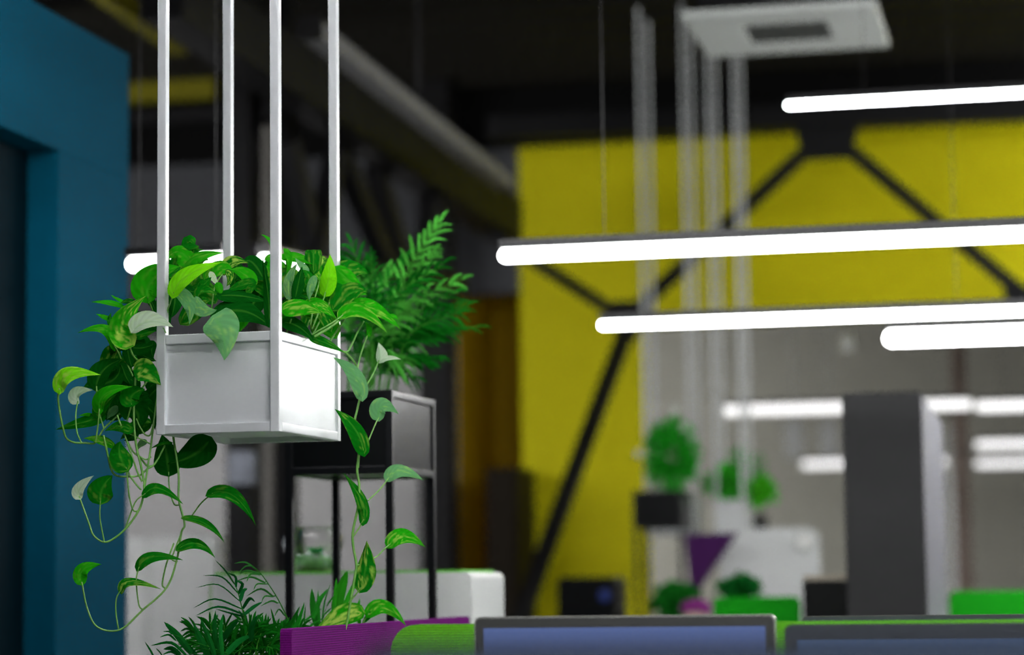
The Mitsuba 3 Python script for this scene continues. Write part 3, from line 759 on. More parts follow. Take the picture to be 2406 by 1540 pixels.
# vines (thick) and petioles (thin): points in the same plane, with a depth at each end
VN = [
 ('vine', 'C', [(205, 375), (188, 500), (215, 700), (260, 910), (300, 990), (390, 1030), (520, 1035), (640, 1028), (740, 860), (920, 690), (1100, 500), (1330, 200)], 2.6, 2.2, -0.02, 0.1),
 ('vine', 'C', [(735, 940), (780, 1150), (830, 1360), (900, 1430), (1040, 1440), (1170, 1425), (1260, 1350), (1330, 1310), (1390, 1230), (1475, 1065)], 2.6, 2.2, 0.0, 0.08),
 ('vine', 'C', [(1120, 240), (1100, 620), (1110, 900), (1140, 1120), (1180, 1280), (1235, 1560)], 2.8, 2.8, 0.04, 0.04),
 ('vine', 'C', [(1380, 480), (1345, 750), (1310, 1050), (1280, 1250), (1235, 1540)], 2.3, 2.3, 0.06, 0.04),
 ('vine', 'C', [(900, 700), (990, 940), (1080, 1200), (1150, 1400), (1200, 1500)], 2.2, 2.0, 0.02, 0.04),
 ('vine', 'C', [(1130, 740), (1180, 850), (1240, 935), (1295, 940), (1325, 850), (1345, 740)], 2.0, 2.0, 0.05, 0.05),
 ('vine', 'C', [(1000, 900), (1130, 960), (1300, 1045)], 1.7, 1.7, 0.05, 0.05),
 ('vine', 'C', [(1020, 1010), (1100, 1150), (1180, 1200), (1250, 1235), (1310, 1200)], 1.8, 1.8, 0.05, 0.05),
 ('vine', 'C', [(1120, 1160), (1190, 1230), (1260, 1310), (1330, 1310)], 2.2, 2.2, 0.05, 0.07),
 ('vine', 'C', [(1020, 1340), (1060, 1440), (1150, 1560), (1190, 1600)], 2.0, 2.0, 0.03, 0.03),
 ('vine', 'F', [(680, 400), (680, 440), (650, 560), (550, 700), (430, 782), (345, 742), (308, 650), (245, 476)], 2.9, 2.0, 0.04, 0.02),
 ('vine', 'F', [(870, 30), (885, 140), (912, 330), (914, 500), (952, 660), (930, 720), (900, 900), (830, 1090), (670, 1240), (520, 1370), (370, 1355), (300, 1230), (262, 1050)], 2.9, 2.0, 0.1, 0.0),
 ('petiole', 'C', [(425, 530), (400, 700), (415, 900), (470, 1035)], 1.7, 2.0, 0.0, -0.01),
 ('petiole', 'C', [(685, 620), (670, 800), (640, 1025)], 2.0, 2.0, -0.03, -0.01),
 ('petiole', 'C', [(650, 350), (660, 450), (690, 690), (740, 860)], 1.6, 2.0, 0.02, 0.0),
 ('petiole', 'C', [(1075, 560), (1050, 650), (1020, 760)], 2.0, 2.0, 0.0, 0.04),
 ('petiole', 'C', [(1010, 1340), (1020, 1420), (1045, 1700)], 1.7, 1.7, 0.0, 0.02),
 ('petiole', 'F', [(388, 505), (384, 620), (412, 776)], 1.6, 1.8, 0.0, 0.02),
 ('petiole', 'F', [(560, 280), (578, 450), (605, 565), (645, 575)], 1.5, 1.8, 0.0, 0.04),
 ('petiole', 'F', [(690, 458), (625, 510), (580, 620), (553, 692)], 1.5, 1.8, 0.02, 0.04),
 ('petiole', 'F', [(845, 312), (850, 420), (880, 525), (915, 535)], 1.7, 1.7, 0.12, 0.1),
 ('petiole', 'F', [(978, 640), (1060, 525), (1140, 456)], 1.7, 1.5, 0.09, 0.03),
 ('petiole', 'F', [(925, 735), (880, 850), (868, 900), (905, 915)], 1.7, 1.7, 0.05, 0.05),
 ('petiole', 'F', [(880, 790), (830, 930), (803, 1060), (818, 1092)], 1.9, 1.9, 0.05, 0.04),
 ('petiole', 'F', [(648, 948), (628, 1040), (645, 1200), (672, 1238)], 1.5, 1.7, 0.02, 0.03),
 ('petiole', 'F', [(530, 1098), (495, 1160), (492, 1260), (508, 1365)], 1.6, 1.9, 0.01, 0.02),
 ('petiole', 'A', [(560, 655), (510, 790), (480, 900), (490, 1180)], 2.0, 2.0, -0.05, 0.04),
 ('petiole', 'A', [(1180, 400), (1110, 480), (1045, 610), (1010, 900), (1000, 1200)], 1.8, 2.0, 0.16, 0.1),
 ('petiole', 'A', [(430, 1085), (480, 1180)], 1.6, 1.6, -0.04, 0.03),
 ('petiole', 'A', [(240, 715), (290, 850), (420, 1200)], 2.0, 2.0, 0.05, 0.1),
 ('petiole', 'B', [(845, 845), (880, 990), (940, 1085), (1010, 1130)], 2.6, 2.2, -0.03, 0.03),
 ('petiole', 'B', [(640, 900), (700, 1000), (740, 1095)], 1.8, 1.8, 0.04, 0.05),
 ('petiole', 'B', [(770, 850), (775, 980), (810, 1120), (900, 1330)], 2.2, 2.2, 0.08, 0.05),
 ('petiole', 'B', [(395, 1470), (395, 1560)], 2.0, 2.0, 0.02, 0.02),
 ('petiole', 'D', [(1050, 755), (1020, 860), (890, 1200)], 1.8, 2.4, 0.18, 0.14),
 ('petiole', 'D', [(985, 540), (960, 700), (920, 840), (870, 1150)], 1.6, 2.0, 0.2, 0.16),
 ('petiole', 'D', [(1115, 855), (1085, 910), (960, 1150), (900, 1260)], 1.8, 2.2, 0.2, 0.15),
 ('petiole', 'E', [(545, 828), (400, 930), (170, 1060)], 2.4, 2.8, 0.14, 0.12),
 ('petiole', 'E', [(560, 845), (380, 980), (200, 1085)], 2.8, 3.4, 0.14, 0.11),
 ('petiole', 'E', [(600, 690), (590, 760), (560, 880), (440, 1060), (380, 1150)], 2.4, 2.6, 0.26, 0.2),
 ('petiole', 'D', [(640, 1080), (560, 1300)], 2.0, 2.0, 0.05, 0.1),
 ('petiole', 'D', [(860, 1090), (830, 1180), (810, 1300)], 2.0, 2.0, 0.05, 0.1),
 ('vine', 'E', [(540, 1262), (600, 1265), (650, 1180), (720, 1030), (795, 898)], 2.4, 2.0, 0.14, 0.2),
 ('vine', 'E', [(380, 1200), (540, 1265), (600, 1300), (680, 1390), (718, 1475)], 2.4, 2.4, 0.12, 0.16),
 ('petiole', 'E', [(718, 1475), (745, 1350), (790, 1200), (838, 1072)], 2.2, 1.8, 0.16, 0.18),
 ('vine', 'H', [(722, 945), (730, 1010), (735, 1100), (715, 1200), (705, 1260), (728, 1400), (722, 1540)], 2.7, 2.9, 0.16, 0.15),
 ('petiole', 'H', [(768, 1050), (810, 980), (848, 892)], 1.8, 1.7, 0.16, 0.2),
 ('petiole', 'H', [(762, 1432), (800, 1340), (830, 1270), (848, 1236)], 1.8, 1.7, 0.15, 0.2),
 ('vine', 'G', [(582, 160), (568, 300), (582, 400), (575, 540), (537, 745), (562, 930), (555, 1000), (522, 1190), (505, 1300), (480, 1400)], 3.0, 3.2, 0.15, 0.15),
 ('petiole', 'G', [(640, 505), (720, 430), (780, 352)], 1.7, 1.7, 0.15, 0.2),
 ('petiole', 'G', [(540, 748), (580, 690), (612, 630)], 1.9, 1.7, 0.15, 0.14),
 ('petiole', 'G', [(570, 940), (690, 885), (750, 830), (790, 797)], 1.8, 1.7, 0.15, 0.2),
 ('petiole', 'G', [(510, 1190), (555, 1140), (595, 1086)], 1.9, 1.7, 0.15, 0.14),
]
for kind, tag, pts, r0, r1, d0, d1 in VN:
    q = spline([cpx(tag, *p) for p in pts], 7)
    dd = np.linspace(d0, d1, len(q))
    w = np.array([P(x, y, DW + z) for (x, y), z in zip(q, dd)])
    scene[numbered(pothos + '__' + kind)] = mikit.ply(tube(w, r0 * .00097, r1 * .00097), 'stem', smooth=True)

# ------------------------------------------------------------------ palms
def blade(pts, w, col, tilt=0.0, fold=0.35, ns=9):
    """a narrow leaflet along 3-D points, width w (m) at its widest, its face turned towards the viewer by tilt"""
    q = spline(pts, 4)
    n = len(q)
    tan = np.gradient(q, axis=0)
    v = []
    for i in range(n):
        u = i / (n - 1)
        t = tan[i] / (np.linalg.norm(tan[i]) + 1e-9)
        view = FWD * math.cos(tilt) + UPZ * math.sin(tilt)
        s = np.cross(t, view)
        s /= np.linalg.norm(s) + 1e-9
        nn = np.cross(s, t)
        ww = w * 0.5 * (u + 0.06) ** 0.35 * (1 - u) ** 0.65 * 1.75
        v += [q[i] + s * ww + nn * ww * fold, q[i], q[i] - s * ww + nn * ww * fold]
    f = []
    for i in range(n - 1):
        for j in range(2):
            A, B, C, D = 3 * i + j, 3 * i + j + 1, 3 * i + j + 4, 3 * i + j + 3
            f += [(A, B, C), (A, C, D)]
    return np.array(v), np.array(f), np.tile(col, (len(v), 1))


def frond(base, mid, tip, nl, ll, lw, rr, tint=(0.02, 0.24, 0.02), start=0.35, droop=0.35):
    """a feather frond: stalk and pairs of leaflets; returns mesh and colours"""
    q = spline([base, mid, tip], 12)
    V, F, C, o = [], [], [], 0
    st = tube(q, 0.0022, 0.0008, 5)
    V.append(st.vertices)
    F.append(st.faces)
    C.append(np.tile((0.06, 0.30, 0.03), (len(st.vertices), 1)))
    o = len(st.vertices)
    az = rr.uniform(-0.7, 0.7)
    side0 = RGT * math.cos(az) + FWD * math.sin(az)
    for i in range(nl):
        u = start + (1 - start) * i / (nl - 1)
        k = u * (len(q) - 1)
        a = int(min(k, len(q) - 2))
        p = q[a] + (q[a + 1] - q[a]) * (k - a)
        t = q[a + 1] - q[a]
        t /= np.linalg.norm(t)
        side = side0 - t * (side0 @ t)
        side /= np.linalg.norm(side) + 1e-9
        for sg in (-1, 1):
            if i == nl - 1 and sg == 1:
                continue
            lean = 0.55 + 0.9 * u + rr.uniform(-.12, .12)
            dr = side * sg * math.cos(lean * 0.8) + t * math.sin(lean * 0.8) if i < nl - 1 else t
            dr = dr + np.array([rr.uniform(-.15, .15) for _ in range(3)])
            dr /= np.linalg.norm(dr)
            l = ll * (0.65 + 0.6 * math.sin(math.pi * min(1, (u - start) / (1 - start) * 0.85 + 0.12))) * rr.uniform(.85, 1.1)
            e1 = p + dr * l * .5 + np.array([0, 0, -0.02 * l])
            e2 = p + dr * l * .97 + np.array([0, 0, -droop * l * rr.uniform(.6, 1.3)])
            c = np.array(tint) * rr.uniform(.7, 1.5)
            bv, bf, bc = blade([p, e1, e2], lw * rr.uniform(.8, 1.15), c, rr.uniform(-.6, .6))
            V.append(bv)
            F.append(bf + o)
            C.append(bc)
            o += len(bv)
    return trimesh.Trimesh(np.vstack(V), np.vstack(F), process=False), np.vstack(C)


def add_frond(parent, *a, **k):
    m, c = frond(*a, **k)
    kk = numbered(parent + '__frond')
    scene[kk] = mikit.ply(m, 'leaf', smooth=False, color=c)


rp = random.Random(21)
palm = thing('parlor_palm', 'dense feathery palm growing in the black plant stand', 'plant')
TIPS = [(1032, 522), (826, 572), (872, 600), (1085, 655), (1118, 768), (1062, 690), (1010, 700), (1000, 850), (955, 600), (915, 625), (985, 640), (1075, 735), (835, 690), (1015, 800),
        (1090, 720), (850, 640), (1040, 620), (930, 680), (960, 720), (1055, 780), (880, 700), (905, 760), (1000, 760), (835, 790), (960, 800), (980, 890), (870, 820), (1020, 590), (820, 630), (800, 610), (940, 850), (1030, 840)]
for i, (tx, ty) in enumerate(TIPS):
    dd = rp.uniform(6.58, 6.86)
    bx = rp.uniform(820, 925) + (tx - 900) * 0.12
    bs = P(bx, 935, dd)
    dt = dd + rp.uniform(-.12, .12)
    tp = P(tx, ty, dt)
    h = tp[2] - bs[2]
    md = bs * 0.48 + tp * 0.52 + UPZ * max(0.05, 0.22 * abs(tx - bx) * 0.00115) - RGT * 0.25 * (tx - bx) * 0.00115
    add_frond(palm, bs, md, tp, rp.randint(8, 11), rp.uniform(.05, .08), rp.uniform(.007, .0105), rp, (0.004, 0.10, 0.006) if i % 3 else (0.05, 0.27, 0.03), start=0.38, droop=0.3)  # some fronds lighter, with highlights put into their colour

# the low palm in front, behind the end of the purple divider
low = thing('parlor_palm', 'low bushy palm at the bottom of the picture, left of the purple divider', 'plant')
DL = 5.62


def kfrond(parent, tag, rach, leaflets, d, lw=0.0052, col=(0.006, 0.10, 0.02)):
    V, F, C, o = [], [], [], 0
    q = spline([cpx(tag, *p) for p in rach], 6)
    st = tube([P(x, y, d) for x, y in q], 0.0016, 0.0006, 5)
    V.append(st.vertices); F.append(st.faces); C.append(np.tile((0.03, 0.2, 0.02), (len(st.vertices), 1)))
    o = len(st.vertices)
    for i, (pts, w) in enumerate(leaflets):
        pts3 = [P(*cpx(tag, *p), d + 0.02 * (k - 1) * (1 if i % 2 else -1)) for k, p in enumerate(pts)]
        bv, bf, bc = blade(pts3, w * lw, np.array(col) * (0.8 + 0.5 * ((i * 7) % 5) / 5), 0.3 * ((i % 3) - 1), 0.3)
        V.append(bv); F.append(bf + o); C.append(bc)
        o += len(bv)
        rq = np.array([P(x, y, d) for x, y in q])
        near = rq[np.argmin(np.linalg.norm(rq - pts3[0], axis=1))]
        if np.linalg.norm(near - pts3[0]) > 0.002:
            sk = tube([near, (near + pts3[0]) / 2, pts3[0]], 0.0011, 0.0007, 4)
            V.append(sk.vertices); F.append(sk.faces + o); C.append(np.tile((0.02, 0.2, 0.02), (len(sk.vertices), 1)))
            o += len(sk.vertices)
    scene[numbered(parent + '__frond')] = mikit.ply(trimesh.Trimesh(np.vstack(V), np.vstack(F), process=False), 'leaf', smooth=False, color=np.vstack(C))


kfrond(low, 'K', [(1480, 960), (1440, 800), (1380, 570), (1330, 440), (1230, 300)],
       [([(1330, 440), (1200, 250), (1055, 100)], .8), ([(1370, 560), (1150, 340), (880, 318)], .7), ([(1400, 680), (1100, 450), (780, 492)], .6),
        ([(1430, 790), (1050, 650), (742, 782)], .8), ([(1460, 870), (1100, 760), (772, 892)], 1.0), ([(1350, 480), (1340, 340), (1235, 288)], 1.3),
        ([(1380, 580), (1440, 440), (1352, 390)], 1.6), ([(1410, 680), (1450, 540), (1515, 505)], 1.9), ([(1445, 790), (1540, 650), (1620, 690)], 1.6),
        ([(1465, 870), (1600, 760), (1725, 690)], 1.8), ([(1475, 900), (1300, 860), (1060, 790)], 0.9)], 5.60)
kfrond(low, 'K', [(2090, 950), (1940, 650), (1780, 400), (1680, 270), (1560, 170)],
       [([(1640, 230), (1480, 130), (1320, 150)], .9), ([(1680, 290), (1500, 250), (1400, 300)], 1.0), ([(1700, 310), (1560, 300), (1498, 412)], .9),
        ([(1760, 420), (1560, 340), (1355, 398)], .9), ([(1790, 440), (1650, 440), (1600, 525)], .7), ([(1870, 610), (1700, 510), (1498, 612)], 1.0),
        ([(1880, 620), (1760, 610), (1712, 692)], .8), ([(1940, 710), (1850, 680), (1695, 752)], .9), ([(2040, 890), (1960, 800), (1895, 895)], .8),
        ([(1580, 180), (1480, 190), (1380, 290)], .8)], 5.64, col=(0.04, 0.22, 0.04))
BL = [([(720, 1420), (520, 1160), (332, 975)], 3.2), ([(640, 1440), (430, 1270), (148, 1310)], 1.4), ([(500, 1240), (400, 1160), (275, 1190)], 1.0), ([(450, 1150), (400, 1110), (318, 1112)], .8),
      ([(960, 1470), (860, 1250), (748, 1000)], 3.4), ([(1050, 1460), (960, 1200), (842, 915)], 2.6), ([(1120, 1450), (1050, 1120), (1060, 810)], 2.4), ([(1160, 1450), (1130, 1100), (1168, 862)], 2.0),
      ([(1130, 1260), (1260, 1080), (1395, 940)], 2.8), ([(560, 1440), (440, 1350), (325, 1362)], 2.2), ([(540, 1450), (430, 1400), (310, 1440)], 1.2), ([(180, 1450), (130, 1360), (62, 1255)], .9),
      ([(310, 1460), (270, 1400), (215, 1345)], .6), ([(800, 1460), (640, 1280), (560, 1200)], 2.0), ([(1560, 1250), (1570, 1050), (1650, 880)], 2.8), ([(1200, 1440), (1390, 1250), (1580, 1160)], 2.8),
      ([(1330, 1450), (1470, 1330), (1570, 1260)], 2.0), ([(1300, 1330), (1330, 1130), (1420, 960)], 2.2), ([(1440, 1300), (1450, 1110), (1480, 960)], 2.2), ([(1640, 1280), (1740, 1040), (1780, 850)], 1.6),
      ([(1900, 1180), (1890, 980), (1840, 775)], 1.2), ([(1850, 1300), (1960, 1120), (1890, 980)], 1.4), ([(2000, 1200), (2120, 1000), (2250, 760)], 1.8), ([(2100, 1180), (2230, 960), (2320, 705)], 1.8)]
kfrond(low, 'K', [(1200, 1600), (1210, 1500), (1230, 1420)], BL[:8], 5.56, col=(0.008, 0.15, 0.02))
kfrond(low, 'K', [(1300, 1600), (1310, 1500), (1330, 1420)], BL[8:16], 5.60, col=(0.006, 0.13, 0.02))
kfrond(low, 'K', [(1700, 1600), (1710, 1500), (1700, 1300)], BL[16:], 5.66, col=(0.008, 0.15, 0.01))
rk = random.Random(8)
for i in range(24):
    bx, by = rk.uniform(480, 680), rk.uniform(1545, 1580)
    tx, ty = bx + rk.uniform(-70, 60), rk.uniform(1455, 1530)
    dd = rk.uniform(5.62, 5.85)
    bs, tp = P(bx, by, dd), P(tx, ty, dd + rk.uniform(-.05, .05))
    add_frond(low, bs, bs * .5 + tp * .5 + UPZ * 0.015, tp, 7, 0.05, 0.0065, rk, (0.006, 0.12, 0.008), start=0.2, droop=0.2)
QB = [([(700, 900), (640, 600), (618, 290)], 4.2), ([(640, 760), (740, 480), (870, 300)], 3.0), ([(740, 900), (720, 600), (718, 320)], 2.0), ([(980, 660), (1060, 350), (1180, 5)], 7.5), ([(960, 650), (990, 380), (1005, 120)], 2.6),
      ([(1090, 650), (1240, 330), (1350, 110)], 3.2), ([(1370, 860), (1345, 640), (1372, 440)], 2.6), ([(520, 790), (640, 700), (790, 600)], 1.5), ([(860, 560), (910, 480), (970, 400)], 1.0), ([(820, 700), (880, 640), (945, 580)], 1.0),
      ([(780, 790), (820, 500), (920, 190)], 1.0), ([(560, 910), (680, 820), (800, 760)], 1.4), ([(520, 900), (500, 780), (520, 560)], 1.2), ([(420, 920), (440, 740), (500, 510)], 1.8), ([(300, 930), (360, 740), (430, 570)], 1.8)]
kfrond(low, 'Q', [(720, 1100), (730, 1000), (740, 900)], QB[:3] + QB[7:], 5.95, lw=0.0042, col=(0.02, 0.26, 0.02))
kfrond(low, 'Q', [(1000, 1100), (1010, 900), (1010, 640)], QB[3:7], 5.97, lw=0.0040, col=(0.03, 0.36, 0.015))

var_p = thing('leafy_pothos', 'low variegated pothos leaves peeking over the purple divider', 'plant')
add_leaf(var_p, 'Q', (1360, 672), (1040, 760), (640, 1000), 150, 190, 2, 0.42, var=1.0)
add_leaf(var_p, 'Q', (1525, 680), (1780, 590), (2100, 880), 125, 115, 2, 0.42, var=0.5)
add_leaf(var_p, 'Q', (1530, 680), (1480, 760), (1390, 870), 50, 45, 1, 0.42, var=0.0)
q = spline([cpx('Q', 1528, 682), cpx('Q', 1440, 800), cpx('Q', 1380, 1000), cpx('Q', 1300, 1200)], 6)
scene[var_p + '__petiole'] = mikit.ply(tube([P(x, y, DW + 0.42) for x, y in q], 0.002), 'stem', smooth=True)
px0_x = P(658, 1482, 5.25)[0]
tr_k = thing('planter_trough', 'black planter trough below the low palm, behind the purple divider', 'planter')
MT = frame([px0_x - 0.37, P(450, 1585, 5.3)[1], P(450, 1585, 5.5)[2]], 0.0)
z0 = MT[2, 3]
part(tr_k, 'body', lbox(MT, (0, 0, -0.30), (0.34, 1.0, -0.002), 0.01), 'black_panel')
part(tr_k, 'soil', lbox(MT, (0.02, 0.02, -0.02), (0.32, 0.98, 0.004), 0.004), 'soil')
for (x, y) in ((0.03, 0.03), (0.31, 0.03), (0.03, 0.97), (0.31, 0.97)):
    part(tr_k, 'leg', lbox(MT, (x - .015, y - .015, -z0), (x + .015, y + .015, -0.295), 0.003), 'black_metal')

# far plants
def far_plant(label, px, py_top, py_bot, d, half, n, tint, name='bushy_plant', pot=False):
    k = thing(name, label, 'plant')
    V, F, C, o = [], [], [], 0
    r_ = random.Random(int(px))
    cz = P(px, (py_top + py_bot) / 2, d)
    hz = (py_bot - py_top) / 2 * d / FPX
    hx = half * d / FPX
    for i in range(n):
        a, b2, rr = r_.uniform(0, 6.28), r_.uniform(-1, 1), r_.uniform(.35, 1.0)
        s = math.sqrt(1 - b2 * b2)
        p = cz + RGT * (hx * rr * s * math.cos(a)) + FWD * (hx * rr * s * math.sin(a)) + UPZ * (hz * rr * b2)
        dr = (p - cz + UPZ * 0.25 * hz)
        dr = dr / (np.linalg.norm(dr) + 1e-9) + np.array([r_.uniform(-.5, .5) for _ in range(3)])
        dr /= np.linalg.norm(dr)
        l = r_.uniform(.03, .06)
        bv, bf, bc = blade([p, p + dr * l * .5, p + dr * l - UPZ * l * .2], 0.022, np.array(tint) * r_.uniform(.7, 1.4), r_.uniform(-.6, .6))
        V.append(bv); F.append(bf + o); C.append(bc); o += len(bv)
    scene[k + '__foliage'] = mikit.ply(trimesh.Trimesh(np.vstack(V), np.vstack(F), process=False), 'leaf', smooth=False, color=np.vstack(C))
    labels[k + '__foliage'] = {'kind': 'stuff'}
    part(k, 'stem', tube([P(px, py_bot + 8, d), cz], 0.012, 0.008, 6), 'brown_dark')
    if pot:
        q = P(px, py_bot + 6, d)
        part(k, 'pot', lathe([(0.0001, 0), (.09, 0), (.12, q[2] - .01), (.125, q[2]), (.11, q[2]), (.10, q[2] - .03), (.0001, q[2] - .03)], 24).apply_transform(trimesh.transformations.translation_matrix([q[0], q[1], 0])), 'black_panel')
    return k


k = far_plant('round bushy green plant in the far black stand', 1578, 985, 1150, 14.1, 62, 620, (0.02, 0.40, 0.02))
for (px, py, s_) in ((1586, 965, .03), (1498, 1068, .022), (1605, 1005, .02)):
    m = trimesh.creation.icosphere(2, s_)
    m.vertices += np.array([0.2 * s_ * math.sin(91 * v.sum()) * v / s_ for v in m.vertices])
    m.apply_translation(P(px, py, 14.0))
    part(k, 'flower', m, 'flower_white', True, label='small white blossom')
far_plant('light green leafy plant in the far white hanging planter', 1705, 1095, 1175, 15.1, 44, 420, (0.05, 0.50, 0.03))
far_plant('pale green plant rising at the right of the far white planter', 1752, 1050, 1206, 16.5, 58, 220, (0.05, 0.45, 0.06))
far_plant('bright green leaves hanging at the right side of the far white planter', 1792, 1120, 1185, 15.15, 26, 200, (0.09, 0.60, 0.02))
far_plant('dark green shrub below the far black stand, left of the magenta cushion', 1590, 1375, 1450, 12.0, 48, 420, (0.015, 0.22, 0.02), pot=True)
far_plant('small dark green plant on the far green divider', 1738, 1362, 1402, 10.75, 38, 320, (0.012, 0.20, 0.03), pot=True)

# ------------------------------------------------------------------ mid-ground furniture
cz0, cz1 = P(495, 1347, 7.2), P(1141, 1345, 7.2)
wc = thing('low_cabinet', 'white cabinet with a green top edge behind the black plant stand', 'cabinet')
MCb = frame(cz0, 0.0)
wcb = (cz1 - cz0)[0] / 1.0
hcb = cz0[2]
part(wc, 'body', quadpanel(rrect(0, -hcb + 0.05, wcb, -0.006, 0.022), 0.42, MCb), 'cabinet_white', 40)
pri('pale_green', (0.55, 0.68, 0.50), 0.5)
part(wc, 'top', lbox(MCb, (0.012, 0.0, -0.008), (wcb - 0.03, 0.42, 0.0), 0.002), 'green_trim', label='thin green top edge')
part(wc, 'edging', lbox(MCb, (-0.006, -0.002, -hcb + 0.06), (0.006, 0.42, -0.03), 0.002), 'pale_green')
for (x, y) in ((0.05, 0.05), (wcb - 0.05, 0.05), (0.05, 0.37), (wcb - 0.05, 0.37)):
    part(wc, 'foot', lbox(MCb, (x - .02, y - .02, -hcb), (x + .02, y + .02, -hcb + 0.06), 0.004), 'black_metal')
jr = thing('glass_bowl', 'clear glass bowl with pebbles and a green sprig on the white cabinet', 'bowl')
jc = P(735, 1347, 7.42)
jc[2] = cz0[2] + 0.0005
jp = [(0.0001, 0.0), (0.055, 0.0), (0.062, 0.006), (0.068, 0.03), (0.085, 0.062), (0.094, 0.085), (0.091, 0.105), (0.078, 0.122), (0.070, 0.130), (0.0725, 0.136), (0.075, 0.134)]
ji = [(0.0715, 0.1335), (0.067, 0.130), (0.075, 0.1205), (0.0875, 0.104), (0.0905, 0.085), (0.0815, 0.063), (0.0645, 0.031), (0.058, 0.010), (0.0001, 0.008)]
m = lathe(jp + ji, 48)
m.merge_vertices()
m.apply_translation(jc)
m.fix_normals()
part(jr, 'glass', m, 'glass', True)
pbm = []
r_ = random.Random(4)
for i in range(170):
    s = trimesh.creation.icosphere(1, 1.0)
    s.apply_scale([r_.uniform(.006, .01), r_.uniform(.006, .01), r_.uniform(.005, .007)])
    a, q_ = r_.uniform(0, 6.28), 0.048 * math.sqrt(r_.random())
    s.apply_translation(jc + np.array([q_ * math.cos(a), q_ * math.sin(a), 0.014 + r_.uniform(0, .038)]))
    pbm.append(s)
k = part(jr, 'pebbles', cat(pbm), 'pebble', True)
labels[k] = {'kind': 'stuff'}
V, F, C, o = [], [], [], 0
for i in range(16):
    a = i * 2.4
    dr = np.array([math.cos(a) * .7, math.sin(a) * .7, .8])
    p = jc + np.array([0.01, 0, 0.05])
    bv, bf, bc = blade([p, p + dr * .02, p + dr * .04 - UPZ * .008], 0.014, np.array((0.02, 0.3, 0.1)))
    V.append(bv); F.append(bf + o); C.append(bc); o += len(bv)
scene[jr + '__sprig'] = mikit.ply(trimesh.Trimesh(np.vstack(V), np.vstack(F), process=False), 'leaf', color=np.vstack(C))

a, b = P(300, 1262, 14.4), P(533, 1262, 14.4)
sc = thing('storage_cabinet', 'large white storage cabinet behind the trailing vines, right of the teal wall', 'cabinet')
part(sc, 'body', wbox((a[0] - .3, a[1], 0.04), (b[0], a[1] + 0.45, a[2]), 0.01), 'cabinet_white')
part(sc, 'plinth', wbox((a[0] - .28, a[1] + .02, 0), (b[0] - .02, a[1] + 0.43, 0.045), 0.003), 'steel_grey')
for i in range(2):
    w2 = (b[0] - a[0] + .3) / 2
    dk = part(sc, 'door', wbox((a[0] - .3 + i * w2 + .006, a[1] - .018, 0.06), (a[0] - .3 + (i + 1) * w2 - .006, a[1], a[2] - .01), 0.003), 'cabinet_white')

# tall grey cupboard
g0, g1 = P(1991, 1440, 9.0), P(2181, 1440, 9.0)
gz = P(2085, 924, 9.0)[2]
gc = thing('cupboard', 'tall narrow dark grey cupboard standing before the hall opening', 'cupboard')
gy = g0[1]
gside = onX(2226, 1400, g1[0])[1]
part(gc, 'front', wbox((g0[0], gy, 0.03), (g1[0], gy + 0.03, gz), 0.006), 'cupboard_grey')
part(gc, 'carcass', wbox((g0[0] + .004, gy + .03, 0.03), (g1[0], gside, gz - .004), 0.006), 'cupboard_side', label='lighter grey side')
part(gc, 'plinth', wbox((g0[0] + .02, gy + .02, 0), (g1[0] - .02, gside - .02, 0.032), 0.002), 'steel_black')

a, b = P(1886, 1366, 9.7), P(2010, 1366, 9.7)
bc_ = thing('side_cabinet', 'low black cabinet with a tan top just left of the grey cupboard', 'cabinet')
part(bc_, 'body', wbox((a[0], a[1], 0), (b[0], a[1] + .4, a[2]), 0.006), 'black_panel')
part(bc_, 'top', wbox((a[0], a[1] + .02, a[2]), (b[0], a[1] + .42, a[2] + .022), 0.004), 'tan', label='tan top')

def far_divider(px0, px1, py, d, label, mat='green_far'):
    a, b = P(px0, py, d), P(px1, py, d)
    k = thing('far_divider', label, 'divider')
    M = frame([a[0], a[1], 0])
    w = b[0] - a[0]
    part(k, 'panel', quadpanel(rrect(0, a[2] - .45, w, a[2], 0.03), 0.035, M), mat, 40)
    for x in (0.04, w - 0.06):
        part(k, 'leg', lbox(M, (x, 0.006, 0), (x + .02, 0.03, a[2] - .44), 0.002), 'steel_grey')
    return k


far_divider(1676, 1884, 1404, 10.4, 'green fabric divider in the middle distance, left of the black cabinet')
far_divider(2230, 2560, 1390, 10.9, 'green fabric divider in the middle distance at the right edge')

# white rounded board with purple wedge
M = frame(onY(1700, 1400, 13.2) * [1, 1, 0])
wb = thing('white_board', 'white rounded standing panel behind the far green divider', 'panel')
x0, x1 = onY(1690, 1300, 13.2)[0], onY(1925, 1300, 13.2)[0]
zt = onY(1800, 1242, 13.2)[2]
part(wb, 'board', quadpanel(rrect(0, 0.35, x1 - x0, zt, 0.07), 0.05, frame([x0, 13.2, 0])), 'cabinet_white', 40)
for x in (0.06, x1 - x0 - .1):
    part(wb, 'leg', wbox((x0 + x, 13.21, 0), (x0 + x + .04, 13.24, 0.37), 0.004), 'steel_grey')
part(wb, 'dial', lathe([(0.0001, 0), (0.05, 0), (0.055, 0.006), (0.05, 0.012), (0.0001, 0.012)], 24).apply_transform(trimesh.transformations.translation_matrix(onY(1890, 1272, 13.19)) @ trimesh.transformations.rotation_matrix(math.pi / 2, [1, 0, 0])), 'silver', label='round grey dial')
from shapely.geometry import Polygon
pts = [(1608, 1256), (1728, 1252), (1642, 1378), (1622, 1378)]
Y5 = 12.7
pw = [onY(x, y, Y5) for x, y in pts]
k = thing('wedge_chair', 'dark purple wedge-shaped stand between the far black stand and the white panel', 'stand')
part(k, 'body', quadpanel(Polygon([(q[0] - pw[0][0], q[2]) for q in pw]), 0.12, frame([pw[0][0], Y5, 0])), 'purple_paint')
zb = pw[2][2]
